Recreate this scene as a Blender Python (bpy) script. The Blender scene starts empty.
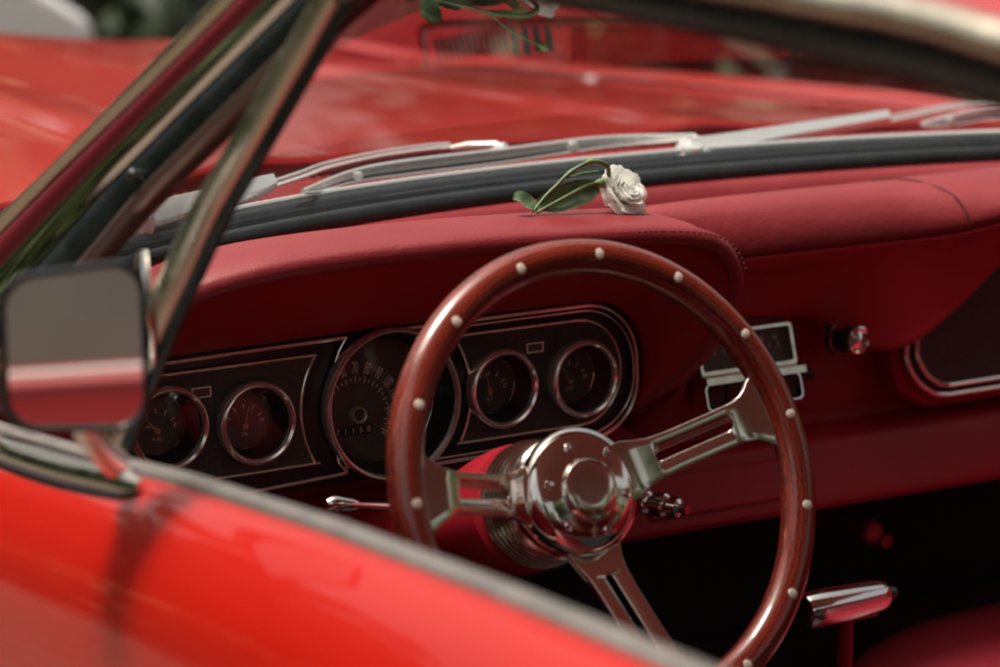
import bpy, bmesh, math, random
from math import sin, cos, pi, radians, sqrt, atan2
from mathutils import Vector, Matrix
from mathutils.geometry import tessellate_polygon

random.seed(4)
scene = bpy.context.scene
COL = scene.collection

# ------------------------------------------------------------------ materials
def new_mat(name):
    m = bpy.data.materials.new(name)
    m.use_nodes = True
    nt = m.node_tree
    return m, nt, nt.nodes['Principled BSDF']

def N(nt, typ, **kw):
    n = nt.nodes.new(typ)
    for k, v in kw.items():
        if hasattr(n, k):
            setattr(n, k, v)
        else:
            n.inputs[k].default_value = v
    return n

def coords(nt, scale=(1, 1, 1)):
    tc = N(nt, 'ShaderNodeTexCoord')
    mp = N(nt, 'ShaderNodeMapping')
    mp.inputs['Scale'].default_value = scale
    nt.links.new(tc.outputs['Object'], mp.inputs['Vector'])
    return mp.outputs['Vector']

def ramp(nt, fac, stops):
    r = N(nt, 'ShaderNodeValToRGB')
    els = r.color_ramp.elements
    while len(els) < len(stops):
        els.new(0.5)
    for e, (p, c) in zip(els, stops):
        e.position = p
        e.color = (*c, 1)
    nt.links.new(fac, r.inputs['Fac'])
    return r.outputs['Color']

def mat(name, col, rough=.5, metal=0., coat=0., spec=.5, var=0., vscale=30., bump=0., bscale=200., bdist=.001,
        voro=False, rvar=0., coat_rough=.03):
    m, nt, b = new_mat(name)
    b.inputs['Base Color'].default_value = (*col, 1)
    b.inputs['Roughness'].default_value = rough
    b.inputs['Metallic'].default_value = metal
    b.inputs['Coat Weight'].default_value = coat
    b.inputs['Coat Roughness'].default_value = coat_rough
    b.inputs['Specular IOR Level'].default_value = spec
    if var or rvar:
        v = coords(nt)
        n = N(nt, 'ShaderNodeTexNoise')
        n.inputs['Scale'].default_value = vscale
        n.inputs['Detail'].default_value = 6
        nt.links.new(v, n.inputs['Vector'])
        if var:
            c = ramp(nt, n.outputs['Fac'], [(.3, tuple(x * (1 - var) for x in col)), (.7, tuple(min(1, x * (1 + var)) for x in col))])
            nt.links.new(c, b.inputs['Base Color'])
        if rvar:
            mr = N(nt, 'ShaderNodeMapRange')
            mr.inputs['From Min'].default_value = .3
            mr.inputs['From Max'].default_value = .7
            mr.inputs['To Min'].default_value = max(0, rough - rvar)
            mr.inputs['To Max'].default_value = rough + rvar
            nt.links.new(n.outputs['Fac'], mr.inputs['Value'])
            nt.links.new(mr.outputs['Result'], b.inputs['Roughness'])
    if bump:
        v = coords(nt)
        if voro:
            t = N(nt, 'ShaderNodeTexVoronoi')
            t.feature = 'SMOOTH_F1'
            out = t.outputs['Distance']
        else:
            t = N(nt, 'ShaderNodeTexNoise')
            t.inputs['Detail'].default_value = 4
            out = t.outputs['Fac']
        t.inputs['Scale'].default_value = bscale
        nt.links.new(v, t.inputs['Vector'])
        bp = N(nt, 'ShaderNodeBump')
        bp.inputs['Strength'].default_value = bump
        bp.inputs['Distance'].default_value = bdist
        nt.links.new(out, bp.inputs['Height'])
        nt.links.new(bp.outputs['Normal'], b.inputs['Normal'])
    return m

def wrinkles(m, scale, strength, dist):
    nt = m.node_tree
    b = nt.nodes['Principled BSDF']
    v = coords(nt, (1, 1, 1.6))
    n = N(nt, 'ShaderNodeTexNoise')
    n.inputs['Scale'].default_value = scale; n.inputs['Detail'].default_value = 3; n.inputs['Distortion'].default_value = .8
    nt.links.new(v, n.inputs['Vector'])
    bp = N(nt, 'ShaderNodeBump')
    bp.inputs['Strength'].default_value = strength; bp.inputs['Distance'].default_value = dist
    nt.links.new(n.outputs['Fac'], bp.inputs['Height'])
    if b.inputs['Normal'].links:
        nt.links.new(b.inputs['Normal'].links[0].from_socket, bp.inputs['Normal'])
    nt.links.new(bp.outputs['Normal'], b.inputs['Normal'])

def glass_mat(name, tint=(1, 1, 1), ior=1.5, rough=0.0):
    m, nt, b = new_mat(name)
    nt.nodes.remove(b)
    out = nt.nodes['Material Output']
    tr = N(nt, 'ShaderNodeBsdfTransparent')
    tr.inputs['Color'].default_value = (*tint, 1)
    gl = N(nt, 'ShaderNodeBsdfGlossy')
    gl.inputs['Roughness'].default_value = rough
    fr = N(nt, 'ShaderNodeFresnel')
    ge = N(nt, 'ShaderNodeNewGeometry')
    mr = N(nt, 'ShaderNodeMapRange')      # a thin sheet reflects the same from both sides
    mr.inputs['To Min'].default_value = ior
    mr.inputs['To Max'].default_value = 1 / ior
    nt.links.new(ge.outputs['Backfacing'], mr.inputs['Value'])
    nt.links.new(mr.outputs['Result'], fr.inputs['IOR'])
    mx = N(nt, 'ShaderNodeMixShader')
    nt.links.new(fr.outputs['Fac'], mx.inputs['Fac'])
    nt.links.new(tr.outputs['BSDF'], mx.inputs[1])
    nt.links.new(gl.outputs['BSDF'], mx.inputs[2])
    nt.links.new(mx.outputs['Shader'], out.inputs['Surface'])
    return m

M = {}
M['paint'] = mat('red_paint', (.40, .0060, .0018), .34, 0, .85, .25, coat_rough=.02, var=.06, vscale=3., bump=.05, bscale=2.2, bdist=.02)
M['paint_dark'] = mat('dark_red_paint', (.20, .006, .012), .35, 0, .5)
M['pillar_paint'] = mat('darkened_pillar_maroon', (.10, .004, .010), .5, 0, .15, .3)  # maroon garnish colour; on the pillar skin, body red darkened for a dark reflection
M['leather'] = mat('red_padded_vinyl', (.22, .010, .015), .47, 0, .11, .6, coat_rough=.38, var=.10, vscale=9., bump=.22, bscale=420., bdist=.0010, voro=True, rvar=.06)
M['vinyl'] = mat('red_smooth_vinyl', (.35, .010, .020), .45, 0, 0, .3, var=.08, vscale=12., bump=.15, bscale=500., bdist=.0006, voro=True)
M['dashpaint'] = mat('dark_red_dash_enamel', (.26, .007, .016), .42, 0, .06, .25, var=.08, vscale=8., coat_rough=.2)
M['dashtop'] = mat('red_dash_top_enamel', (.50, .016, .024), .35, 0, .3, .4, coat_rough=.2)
wrinkles(M['leather'], 22., .22, .005)
M['stitch'] = mat('dark_red_thread', (.07, .005, .008), .8)
M['chrome'] = mat('chrome', (.86, .85, .83), .045, 1., rvar=.02, vscale=40.)
M['bezel'] = mat('bright_bezel', (.95, .90, .86), .17, .82)
M['steel'] = mat('polished_stainless', (.72, .69, .62), .16, 1., rvar=.06, vscale=60.)
M['dulltrim'] = mat('weathered_stainless', (.60, .56, .46), .30, 1., rvar=.08, vscale=50., var=.1)
M['alu'] = mat('polished_aluminium', (.92, .85, .77), .13, 1., rvar=.03, vscale=90.)
M['silver'] = mat('silver_wiper_metal', (.94, .93, .91), .24, .6)
M['rubber'] = mat('black_rubber', (.010, .013, .014), .27, 0, 0, .5, var=.3, vscale=40., rvar=.05)
M['blackplastic'] = mat('black_plastic', (.012, .013, .013), .35)
M['camera_case'] = mat('black_camera_case_vinyl', (.042, .046, .040), .5, 0, 0, .4, bump=.6, bscale=900., bdist=.0008, voro=True, var=.3, vscale=300.)
M['dial'] = mat('black_dial', (.085, .076, .064), .5, var=.2, vscale=80.)
M['dialmark'] = mat('cream_dial_marking', (.92, .87, .76), .6)
M['needle'] = mat('cream_orange_needle', (.55, .27, .17), .5)
M['lens'] = glass_mat('gauge_lens', (.95, .95, .95), 1.45)
M['glass'] = glass_mat('windshield_glass', (.93, .95, .94), 1.5)
M['ventglass'] = glass_mat('vent_window_glass', (.86, .84, .80), 1.5)
M['mirror'] = mat('mirror_silver', (.82, .82, .82), .01, 1.)
M['pane_frame'] = mat('brown_pane_frame', (.16, .11, .10), .35, .6)
M['strip'] = mat('grey_brown_blade_strip', (.17, .12, .12), .35, .6)
M['hubmetal'] = mat('polished_hub', (.90, .84, .79), .085, 1., rvar=.03, vscale=70.)
M['brass'] = mat('pale_brass', (.80, .66, .46), .3, .5)
M['belt'] = mat('grey_belt_moulding', (.25, .23, .215), .40, .6, var=.15, vscale=40.)
M['rivet'] = mat('cream_brass_rivet', (.85, .72, .62), .45, .1)
M['headliner'] = mat('beige_headliner', (.74, .64, .55), .9, var=.08, vscale=90.)
M['carpet'] = mat('dark_red_carpet', (.040, .016, .018), .95, bump=.8, bscale=600., bdist=.003)
M['dark'] = mat('matte_near_black', (.016, .018, .018), .8)
M['seat'] = mat('red_seat_vinyl', (.22, .012, .022), .48, 0, 0, .4, var=.1, vscale=14., bump=.3, bscale=380., bdist=.001, voro=True)
M['tyre'] = mat('tyre_rubber', (.015, .015, .015), .75)
M['tan'] = mat('cabin_window_tone', (.10, .085, .072), .85, var=.1, vscale=6.)  # brown-grey colour standing for the reflection in the mirrored car's windows
M['paint_plain'] = mat('faded_red_paint', (.30, .008, .008), .6)
M['white_paint'] = mat('white_paint', (.86, .87, .88), .3, 0, .8)
M['carglass'] = mat('dark_car_window', (.01, .012, .014), .06)
M['stem'] = mat('green_stem', (.10, .15, .045), .5, var=.25, vscale=120.)
M['gasket'] = mat('dark_gasket', (.02, .012, .014), .7)

def wood_mat():
    m, nt, b = new_mat('mahogany_rim')
    v = coords(nt)
    n = N(nt, 'ShaderNodeTexNoise')
    n.inputs['Scale'].default_value = 16
    n.inputs['Detail'].default_value = 8
    n.inputs['Roughness'].default_value = .65
    n.inputs['Distortion'].default_value = 1.2
    nt.links.new(v, n.inputs['Vector'])
    w = N(nt, 'ShaderNodeTexWave')
    w.wave_type = 'RINGS'
    w.rings_direction = 'Z'
    w.inputs['Scale'].default_value = 95
    w.inputs['Distortion'].default_value = 5
    w.inputs['Detail'].default_value = 3
    w.inputs['Detail Scale'].default_value = 2
    nt.links.new(v, w.inputs['Vector'])
    mx = N(nt, 'ShaderNodeMath', operation='MULTIPLY')
    nt.links.new(n.outputs['Fac'], mx.inputs[0])
    nt.links.new(w.outputs['Fac'], mx.inputs[1])
    c = ramp(nt, mx.outputs[0], [(.05, (.26, .030, .014)), (.35, (.16, .017, .009)), (.6, (.070, .008, .005))])
    nt.links.new(c, b.inputs['Base Color'])
    b.inputs['Roughness'].default_value = .32
    b.inputs['Coat Weight'].default_value = 1.0
    b.inputs['Coat Roughness'].default_value = .05
    return m
M['wood'] = wood_mat()

def petal_mat():
    m, nt, b = new_mat('white_petal')
    b.inputs['Base Color'].default_value = (.97, .97, .95, 1)
    b.inputs['Roughness'].default_value = .6
    b.inputs['Specular IOR Level'].default_value = .2
    tl = N(nt, 'ShaderNodeBsdfTranslucent')
    tl.inputs['Color'].default_value = (.97, .97, .94, 1)
    mx = N(nt, 'ShaderNodeMixShader')
    mx.inputs['Fac'].default_value = .6
    nt.links.new(b.outputs['BSDF'], mx.inputs[1])
    nt.links.new(tl.outputs['BSDF'], mx.inputs[2])
    nt.links.new(mx.outputs['Shader'], nt.nodes['Material Output'].inputs['Surface'])
    v = coords(nt)
    n = N(nt, 'ShaderNodeTexNoise')
    n.inputs['Scale'].default_value = 420
    nt.links.new(v, n.inputs['Vector'])
    bp = N(nt, 'ShaderNodeBump')
    bp.inputs['Strength'].default_value = .3
    bp.inputs['Distance'].default_value = .0006
    nt.links.new(n.outputs['Fac'], bp.inputs['Height'])
    nt.links.new(bp.outputs['Normal'], b.inputs['Normal'])
    return m
M['petal'] = petal_mat()
M['leaf'] = mat('green_leaf', (.095, .150, .070), .45, var=.35, vscale=90., bump=.3, bscale=160., bdist=.001)
M['calyx'] = mat('pale_green_calyx', (.16, .24, .07), .5)

def ground_mat():
    m, nt, b = new_mat('gravel_ground')
    v = coords(nt)
    n = N(nt, 'ShaderNodeTexNoise'); n.inputs['Scale'].default_value = .6; n.inputs['Detail'].default_value = 8
    g = N(nt, 'ShaderNodeTexVoronoi'); g.inputs['Scale'].default_value = 45
    nt.links.new(v, n.inputs['Vector']); nt.links.new(v, g.inputs['Vector'])
    mx = N(nt, 'ShaderNodeMath', operation='MULTIPLY_ADD')
    mx.inputs[1].default_value = .5
    nt.links.new(g.outputs['Distance'], mx.inputs[0]); nt.links.new(n.outputs['Fac'], mx.inputs[2])
    c = ramp(nt, mx.outputs[0], [(.35, (.060, .044, .032)), (.8, (.14, .105, .078))])
    nt.links.new(c, b.inputs['Base Color'])
    b.inputs['Roughness'].default_value = .95
    bp = N(nt, 'ShaderNodeBump'); bp.inputs['Strength'].default_value = .6; bp.inputs['Distance'].default_value = .02
    nt.links.new(g.outputs['Distance'], bp.inputs['Height']); nt.links.new(bp.outputs['Normal'], b.inputs['Normal'])
    return m
M['ground'] = ground_mat()
M['foliage'] = mat('tree_foliage', (.060, .095, .026), .6, var=.5, vscale=.6)
M['foliage_lit'] = mat('sunlit_foliage', (.12, .17, .045), .6, var=.4, vscale=.8)  # lighter green, sunlight put into the colour of scattered leaves
M['foliage_dark'] = mat('dark_hedge_foliage', (.020, .034, .012), .6, var=.5, vscale=.8)
M['bark'] = mat('bark', (.10, .075, .055), .9, var=.3, vscale=8.)
M['grass'] = mat('grass', (.07, .11, .03), .9, var=.4, vscale=2.)

# ------------------------------------------------------------------ mesh helpers
class MB:
    def __init__(s):
        s.v = []; s.f = []; s.m = []
    def add(s, vs, fs, mi=0):
        o = len(s.v)
        s.v += [tuple(p) for p in vs]
        for f in fs:
            s.f.append(tuple(i + o for i in f)); s.m.append(mi)
    def grid(s, rows, closed_u=False, closed_v=False, mi=0):
        n = len(rows); k = len(rows[0])
        vs = [p for r in rows for p in r]
        fs = []
        for i in range(n if closed_u else n - 1):
            for j in range(k if closed_v else k - 1):
                a = i * k + j; b = i * k + (j + 1) % k
                c = ((i + 1) % n) * k + (j + 1) % k; d = ((i + 1) % n) * k + j
                fs.append((a, b, c, d))
        s.add(vs, fs, mi)
    def tube(s, path, r, seg=12, closed=False, caps=True, mi=0, flat=1.0, up=None):
        P = [Vector(p) for p in path]; n = len(P)
        R = r if isinstance(r, (list, tuple)) else [r] * n
        rows = []; prev = None
        for i in range(n):
            if closed: t = P[(i + 1) % n] - P[i - 1]
            else: t = P[min(i + 1, n - 1)] - P[max(i - 1, 0)]
            t.normalize()
            if up is not None:
                a = (Vector(up) - t * t.dot(Vector(up))).normalized()
            else:
                if prev is None:
                    a = t.orthogonal().normalized()
                else:
                    a = (prev - t * prev.dot(t)).normalized()
            prev = a
            b = t.cross(a)
            rows.append([P[i] + (a * cos(2 * pi * k / seg) * flat + b * sin(2 * pi * k / seg)) * R[i] for k in range(seg)])
        s.grid(rows, closed_u=closed, closed_v=True, mi=mi)
        if caps and not closed:
            for row, p in ((rows[0], P[0]), (rows[-1], P[-1])):
                s.add(row + [p], [(k, (k + 1) % seg, seg) for k in range(seg)], mi)
    def lathe(s, prof, org, axis, seg=48, mi=0, ref=None, closed=False):
        """prof: list of (radius, height along axis)"""
        ax = Vector(axis).normalized()
        a = Vector(ref) if ref else ax.orthogonal()
        a = (a - ax * a.dot(ax)).normalized(); b = ax.cross(a)
        O = Vector(org)
        rows = [[O + ax * h + (a * cos(2 * pi * k / seg) + b * sin(2 * pi * k / seg)) * r for k in range(seg)] for r, h in prof]
        s.grid(rows, closed_u=closed, closed_v=True, mi=mi)
    def box(s, c, d, rot=None, mi=0):
        vs = []
        for x in (-1, 1):
            for y in (-1, 1):
                for z in (-1, 1):
                    p = Vector((x * d[0] / 2, y * d[1] / 2, z * d[2] / 2))
                    if rot is not None: p = rot @ p
                    vs.append(p + Vector(c))
        s.add(vs, [(0, 1, 3, 2), (4, 6, 7, 5), (0, 4, 5, 1), (2, 3, 7, 6), (0, 2, 6, 4), (1, 5, 7, 3)], mi)
    def prism(s, poly, fr, h0, h1, mi=0, holes=()):
        """2-D polygon lifted by fr(u, v, h) -> point; flat caps and sides"""
        loops = [list(poly)] + [list(h) for h in holes]
        flat = [p for l in loops for p in l]
        tris = tessellate_polygon([[Vector((p[0], p[1], 0)) for p in l] for l in loops])
        for h in (h0, h1):
            s.add([fr(p[0], p[1], h) for p in flat], [tuple(t) for t in tris], mi)
        for l in loops:
            n = len(l)
            s.add([fr(p[0], p[1], h0) for p in l] + [fr(p[0], p[1], h1) for p in l],
                  [(i, (i + 1) % n, n + (i + 1) % n, n + i) for i in range(n)], mi)

def obj(name, mb, mats, parent=None, smooth=True, bevel=0., sub=0, solid=0., offset=0., merge=True, seg=2, angle=40):
    me = bpy.data.meshes.new(name)
    me.from_pydata(mb.v, [], mb.f)
    if not isinstance(mats, (list, tuple)): mats = [mats]
    for m in mats: me.materials.append(M[m] if isinstance(m, str) else m)
    for p, mi in zip(me.polygons, mb.m): p.material_index = mi
    bm = bmesh.new(); bm.from_mesh(me)
    if merge: bmesh.ops.remove_doubles(bm, verts=bm.verts, dist=1e-5)
    bmesh.ops.recalc_face_normals(bm, faces=bm.faces)
    for f in bm.faces: f.smooth = smooth
    if smooth:
        for e in bm.edges:
            if len(e.link_faces) == 2 and e.calc_face_angle(0) > radians(angle): e.smooth = False
    bm.to_mesh(me); bm.free()
    o = bpy.data.objects.new(name, me)
    COL.objects.link(o)
    if parent is not None: o.parent = parent
    if solid:
        md = o.modifiers.new('solid', 'SOLIDIFY'); md.thickness = solid; md.offset = offset
    if bevel:
        md = o.modifiers.new('bevel', 'BEVEL'); md.width = bevel; md.segments = seg; md.limit_method = 'ANGLE'; md.angle_limit = radians(35)
    if sub:
        md = o.modifiers.new('sub', 'SUBSURF'); md.levels = sub; md.render_levels = sub
    return o

def empty(name, parent=None, loc=(0, 0, 0)):
    o = bpy.data.objects.new(name, None); COL.objects.link(o)
    o.location = loc; o.empty_display_size = .1
    if parent is not None: o.parent = parent
    return o

def tag(o, label=None, cat=None, group=None, kind=None):
    if label: o['label'] = label
    if cat: o['category'] = cat
    if group: o['group'] = group
    if kind: o['kind'] = kind
    return o

def cr(pts, n=6, closed=False):
    """Catmull-Rom through points of any dimension"""
    P = [tuple(p) for p in pts]; L = len(P); out = []
    d = len(P[0])
    rng = range(L if closed else L - 1)
    for i in rng:
        if closed: a, b, c, e = P[i - 1], P[i], P[(i + 1) % L], P[(i + 2) % L]
        else:
            b, c = P[i], P[i + 1]
            a = P[i - 1] if i > 0 else tuple(2 * b[k] - c[k] for k in range(d))
            e = P[i + 2] if i + 2 < L else tuple(2 * c[k] - b[k] for k in range(d))
        for j in range(n):
            t = j / n
            out.append(tuple(.5 * (2 * b[k] + (c[k] - a[k]) * t + (2 * a[k] - 5 * b[k] + 4 * c[k] - e[k]) * t * t
                                   + (3 * b[k] - a[k] - 3 * c[k] + e[k]) * t ** 3) for k in range(d)))
    if not closed: out.append(P[-1])
    return out

def interp(tab, x):
    if x <= tab[0][0]: return tab[0][1:] if len(tab[0]) > 2 else tab[0][1]
    for a, b in zip(tab, tab[1:]):
        if x <= b[0]:
            t = (x - a[0]) / (b[0] - a[0]); t = t * t * (3 - 2 * t) if False else t
            r = tuple(a[k] + (b[k] - a[k]) * t for k in range(1, len(a)))
            return r if len(r) > 1 else r[0]
    return tab[-1][1:] if len(tab[-1]) > 2 else tab[-1][1]

def lin(a, b, n): return [a + (b - a) * i / (n - 1) for i in range(n)]

def text_mesh(s, size, fr, mb, mi=0, depth=.0):
    """adds a text, centred, through fr(u, v) to a mesh builder"""
    cu = bpy.data.curves.new('txt', 'FONT'); cu.body = s; cu.size = size
    cu.align_x = 'CENTER'; cu.align_y = 'CENTER'; cu.resolution_u = 3
    o = bpy.data.objects.new('txt', cu); COL.objects.link(o)
    dg = bpy.context.evaluated_depsgraph_get()
    me = o.evaluated_get(dg).to_mesh()
    mb.add([fr(v.co.x, v.co.y) for v in me.vertices], [tuple(p.vertices) for p in me.polygons], mi)
    o.evaluated_get(dg).to_mesh_clear()
    bpy.data.objects.remove(o); bpy.data.curves.remove(cu)

XC = .42                       # centre line of the car (steering column is x = 0)
car = empty('vintage_car', None, (0, 0, 0))
tag(car, 'red vintage coupe with chrome trimmed dashboard and wood rimmed steering wheel', 'car')

# ------------------------------------------------------------------ bonnet, wings, cowl
def hood_z(x, y):
    d = (x - XC) / .72
    z = .984 - .012 * d * d - .006 * d ** 4
    z += .007 * math.exp(-((abs(x - XC) - .30) / .05) ** 2)
    z += .012 * max(0, (y - .6) / 1.4) ** 2
    z -= .066 * min(1, max(0, (y - .5) / 1.4)) ** 1.3 * min(1, max(0, (x - XC + .02) / .65))
    return z
mb = MB()
rows = []
for x in lin(XC - .70, XC + .70, 61):
    d = x - XC
    y0 = .515 - .22 * d * d
    y1 = 1.95 - .10 * d * d
    row = [(x, y0 + .002, hood_z(x, y0) - .022), (x, y0, hood_z(x, y0) - .006), (x, y0 + .004, hood_z(x, y0))]
    row += [(x, y, hood_z(x, y)) for y in lin(y0 + .03, y1 - .03, 34)]
    row += [(x, y1, hood_z(x, y1) - .006), (x, y1 + .02, hood_z(x, y1) - .03), (x, y1 + .025, hood_z(x, y1) - .09)]
    rows.append(row)
mb.grid(rows)
obj('hood', mb, 'paint', car)

def belt_z(y):
    return interp([(-1.4, .973), (-1.03, .960), (-.85, .956), (-.67, .948), (-.48, .934), (-.34, .919), (-.16, .903), (.1, .893), (.6, .895), (2.1, .885)], y)
SKIN = cr([(0, 0), (-.012, -.003), (-.030, -.020), (-.046, -.048), (-.0540, -.075), (-.0575, -.110), (-.0590, -.160), (-.0580, -.22), (-.0560, -.29), (-.052, -.36), (-.044, -.46), (-.035, -.55), (-.05, -.68)], 5)
def skin_rows(ys, side, x0=-.428, extra=None, lift=None):
    rows = []
    for y in ys:
        z = belt_z(y) + (lift(y) if lift else 0)
        prof = list(SKIN)
        row = []
        if extra: row += extra(y)
        row += [(x0 + a, y, z + b) for a, b in prof]
        if side > 0: row = [(2 * XC - p[0], p[1], p[2] - .058 * min(1, max(0, (y - .5) / 1.4)) ** 1.3) for p in row]
        rows.append(row)
    return rows
def wlift(y):
    t = min(1, max(0, (y - .13) / .45)); return .066 * t * t * (3 - 2 * t)
def wing_top(y):
    x1 = XC - .71
    pts = []
    for t in lin(0, 1, 9)[:-1]:
        x = x1 + (-.428 - x1) * t
        z = hood_z(XC - .70, max(y, .5)) + (belt_z(y) + wlift(y) - hood_z(XC - .70, max(y, .5))) * t + .014 * sin(pi * t)
        pts.append((x, y, z))
    return pts
for side in (-1, 1):
    mb = MB()
    mb.grid(skin_rows(lin(.13, 2.12, 26), side, extra=lambda y: wing_top(y), lift=wlift))
    obj('front_fender', mb, 'paint', car)
mb = MB()
mb.grid([[(x, 2.12 + dy - .05 * ((x - XC) / .8) ** 2, z) for z, dy in ((.90, -.03), (.86, .0), (.7, .03), (.55, .0))] for x in lin(XC - .84, XC + .84, 21)])
obj('front_grille', mb, 'blackplastic', car)
mb = MB()
mb.tube([(x, 2.17 - .06 * ((x - XC) / .8) ** 2, .46) for x in lin(XC - .88, XC + .88, 21)], .055, 12)
obj('bumper', mb, 'chrome', car)

# windscreen base: UB = top edge of inner rubber (glass meets it), LB = edge against the pad
def UB(x):
    d = x - XC
    return Vector((x, .205 - .33 * d * d - .20 * d ** 4, 1.0))
def LB(x):
    d = x - XC
    p = UB(x)
    return Vector((x + .015 * d, p.y - .042 + .02 * d * d, .9775))
def HB(x):               # header line
    d = (x - XC) / .78
    return Vector((XC + d * .68, -.30 - .12 * d * d, 1.283 - .034 * d * d))

mb = MB()                # cowl panel with its slats
rows = []
ncol = 121
for i in range(ncol):
    x = XC - .72 + 1.44 * i / (ncol - 1)
    d = x - XC
    a = UB(x); yb = .515 - .22 * d * d
    rows.append([(x, a.y + .02, .985), (x, a.y + .05, .968), (x, (a.y + yb) / 2 + .02, .964), (x, yb - .004, .955), (x, yb + .01, .93)])
mb.grid(rows)
obj('cowl_panel', mb, 'dark', car)  # near-black sheet stands for the shade between the red slats
mb = MB()
x = XC - .66
while x < XC + .66:
    d = x - XC
    a = UB(x); yb = .515 - .22 * d * d
    y0, y1 = a.y + .045, yb - .05
    rr = []
    for y in lin(y0, y1, 7):
        zz = .9655 + (.968 - .9655) * 0
        rr.append([(x - .0038, y, zz - .003), (x - .0030, y, zz + .0035), (x, y, zz + .0045), (x + .0030, y, zz + .0035), (x + .0038, y, zz - .003)])
    mb.grid(rr)
    x += .0125
obj('cowl_grille', mb, 'paint', car)

# ------------------------------------------------------------------ windscreen
ws = empty('windshield', car)
mb = MB()
rows = []
for i in range(61):
    x = XC - .775 + 1.55 * i / 60
    a, b = UB(x), HB(x)
    rows.append([a.lerp(b, t)  for t in lin(0, 1, 13)])
mb.grid(rows)
obj('windshield_glass', mb, 'glass', ws)
mb = MB()
rows = []
for i in range(81):
    x = XC - .80 + 1.60 * i / 80
    a, l = UB(x), LB(x)
    q = lambda t, h: l.lerp(a, t) + Vector((0, -.5, .86)) * h
    rows.append([l + Vector((0, .004, -.02)), q(0, .000), q(.06, .006), q(.2, .010), q(.36, .0095), q(.44, .0055), q(.48, .0055), q(.54, .008), q(.62, .008), q(.66, .005), q(.70, .005), q(.76, .006), q(.95, .005), q(1.0, .003), a + Vector((0, .02, -.01))])
mb.grid(rows)
obj('windshield_seal', mb, 'rubber', ws, angle=60)
mb = MB()
mb.tube([UB(XC - .79 + 1.58 * i / 80) + Vector((0, .004, .0040)) for i in range(81)], .0030, 8)
mb.tube([UB(XC - .79 + 1.58 * i / 80) + Vector((0, .014, -.003)) for i in range(81)], .005, 8, flat=.45, up=(0, -.4, .9))
obj('windshield_trim', mb, 'silver', ws)

# ------------------------------------------------------------------ wipers
def wiper(arm, arm_r, blade, clip, wide=None):
    w = empty('wiper', car)
    mb = MB(); mb.tube(cr(arm, 6), arm_r, 10, flat=.6, up=(0, 0, 1))
    mb.tube([Vector(p) + Vector((.0, .010, .002)) for p in cr(arm, 6)], arm_r * .6, 8)
    obj('wiper_arm', mb, 'silver', w)
    if wide:
        mb = MB()
        P = cr(wide, 6); n = len(P)
        rows = []
        for i, p in enumerate(P):
            t = i / (n - 1)
            wd = .0135 * (1 - .5 * t); p = Vector(p) + Vector((0, -.004, .006))
            up = Vector((0, -.70, .71)); s = Vector((0, .71, .70))
            rows.append([p - s * wd - up * .006, p - s * wd + up * .003, p - s * wd * .75 + up * .006, p + s * wd * .75 + up * .006, p + s * wd + up * .003, p + s * wd - up * .006])
        mb.grid(rows)
        for r in (rows[0], rows[-1]): mb.add(r, [(0, 1, 2, 3, 4, 5)])
        e = Vector(P[0])
        mb.lathe([(0, .014), (.006, .0135), (.012, .012), (.0145, .008), (.015, -.02)], e, (0, -.3, .95), 24)
        m_ = Vector(P[int(n * .12)])
        mb.lathe([(0, .0115), (.004, .011), (.0055, .008), (.0055, 0)], m_, (0, -.35, .93), 16)
        obj('wiper_pivot', mb, 'silver', w)
    B = cr(blade, 10)
    mb = MB()
    mb.tube(B, .0026, 8, flat=.8, up=(0, 0, 1))
    obj('blade_frame', mb, 'silver', w)
    mb = MB()
    m = len(B)
    arch = [max(0, sin(pi * i / (m - 1))) ** .6 for i in range(m)]
    for k in range(1, 5):                 # bright strips and the rubber lip below the arched frame
        mb.tube([Vector(p) + Vector((0, -.0012 * k, -.0029 * k * h - .001)) for p, h in zip(B, arch)], .0010 if k < 4 else .0014, 6, mi=0 if k != 3 else 1)
    mb.grid([[Vector(p) + Vector((0, .002, -.003 * h)), Vector(p) + Vector((0, -.0035, -.0116 * h - .001))] for p, h in zip(B, arch)], mi=1)
    obj('blade_squeegee', mb, ['silver', 'strip'], w)
    mb = MB()
    c = Vector(clip)
    mb.tube([c + Vector((-.036, .026, -.001)), c + Vector((-.020, .022, .001)), c + Vector((.004, .006, .002)), c + Vector((.006, -.006, .0))], [.0040, .0055, .0055, .0045], 10, flat=.7, up=(0, 0, 1))
    mb.lathe([(0, .004), (.0045, .0035), (.006, 0), (.006, -.012)], c + Vector((.004, -.008, .000)), (.3, -.8, .5), 16)
    obj('blade_clip', mb, 'silver', w, bevel=.001)
    for t in (.22, .74):
        p = Vector(B[int(len(B) * t)])
        mb = MB()
        mb.box(p + Vector((0, -.003, -.006)), (.010, .008, .010))
        obj('blade_yoke', mb, 'silver', w, bevel=.001)
    return w
wiper([(-.030, .172, 1.008), (.040, .214, 1.011), (.0875, .249, 1.012), (.166, .2894, 1.012), (.2336, .3066, 1.012), (.262, .305, 1.012)], .0030,
      [(-.0073, .1286, 1.012), (.0871, .2097, 1.012), (.161, .2425, 1.012), (.2884, .2627, 1.012), (.4243, .2842, 1.012), (.5208, .2506, 1.012)], (.292, .276, 1.013),
      wide=[(-.2047, .0560, 1.008), (-.1127, .1132, 1.008), (-.035, .166, 1.008), (-.012, .180, 1.009)])
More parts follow.
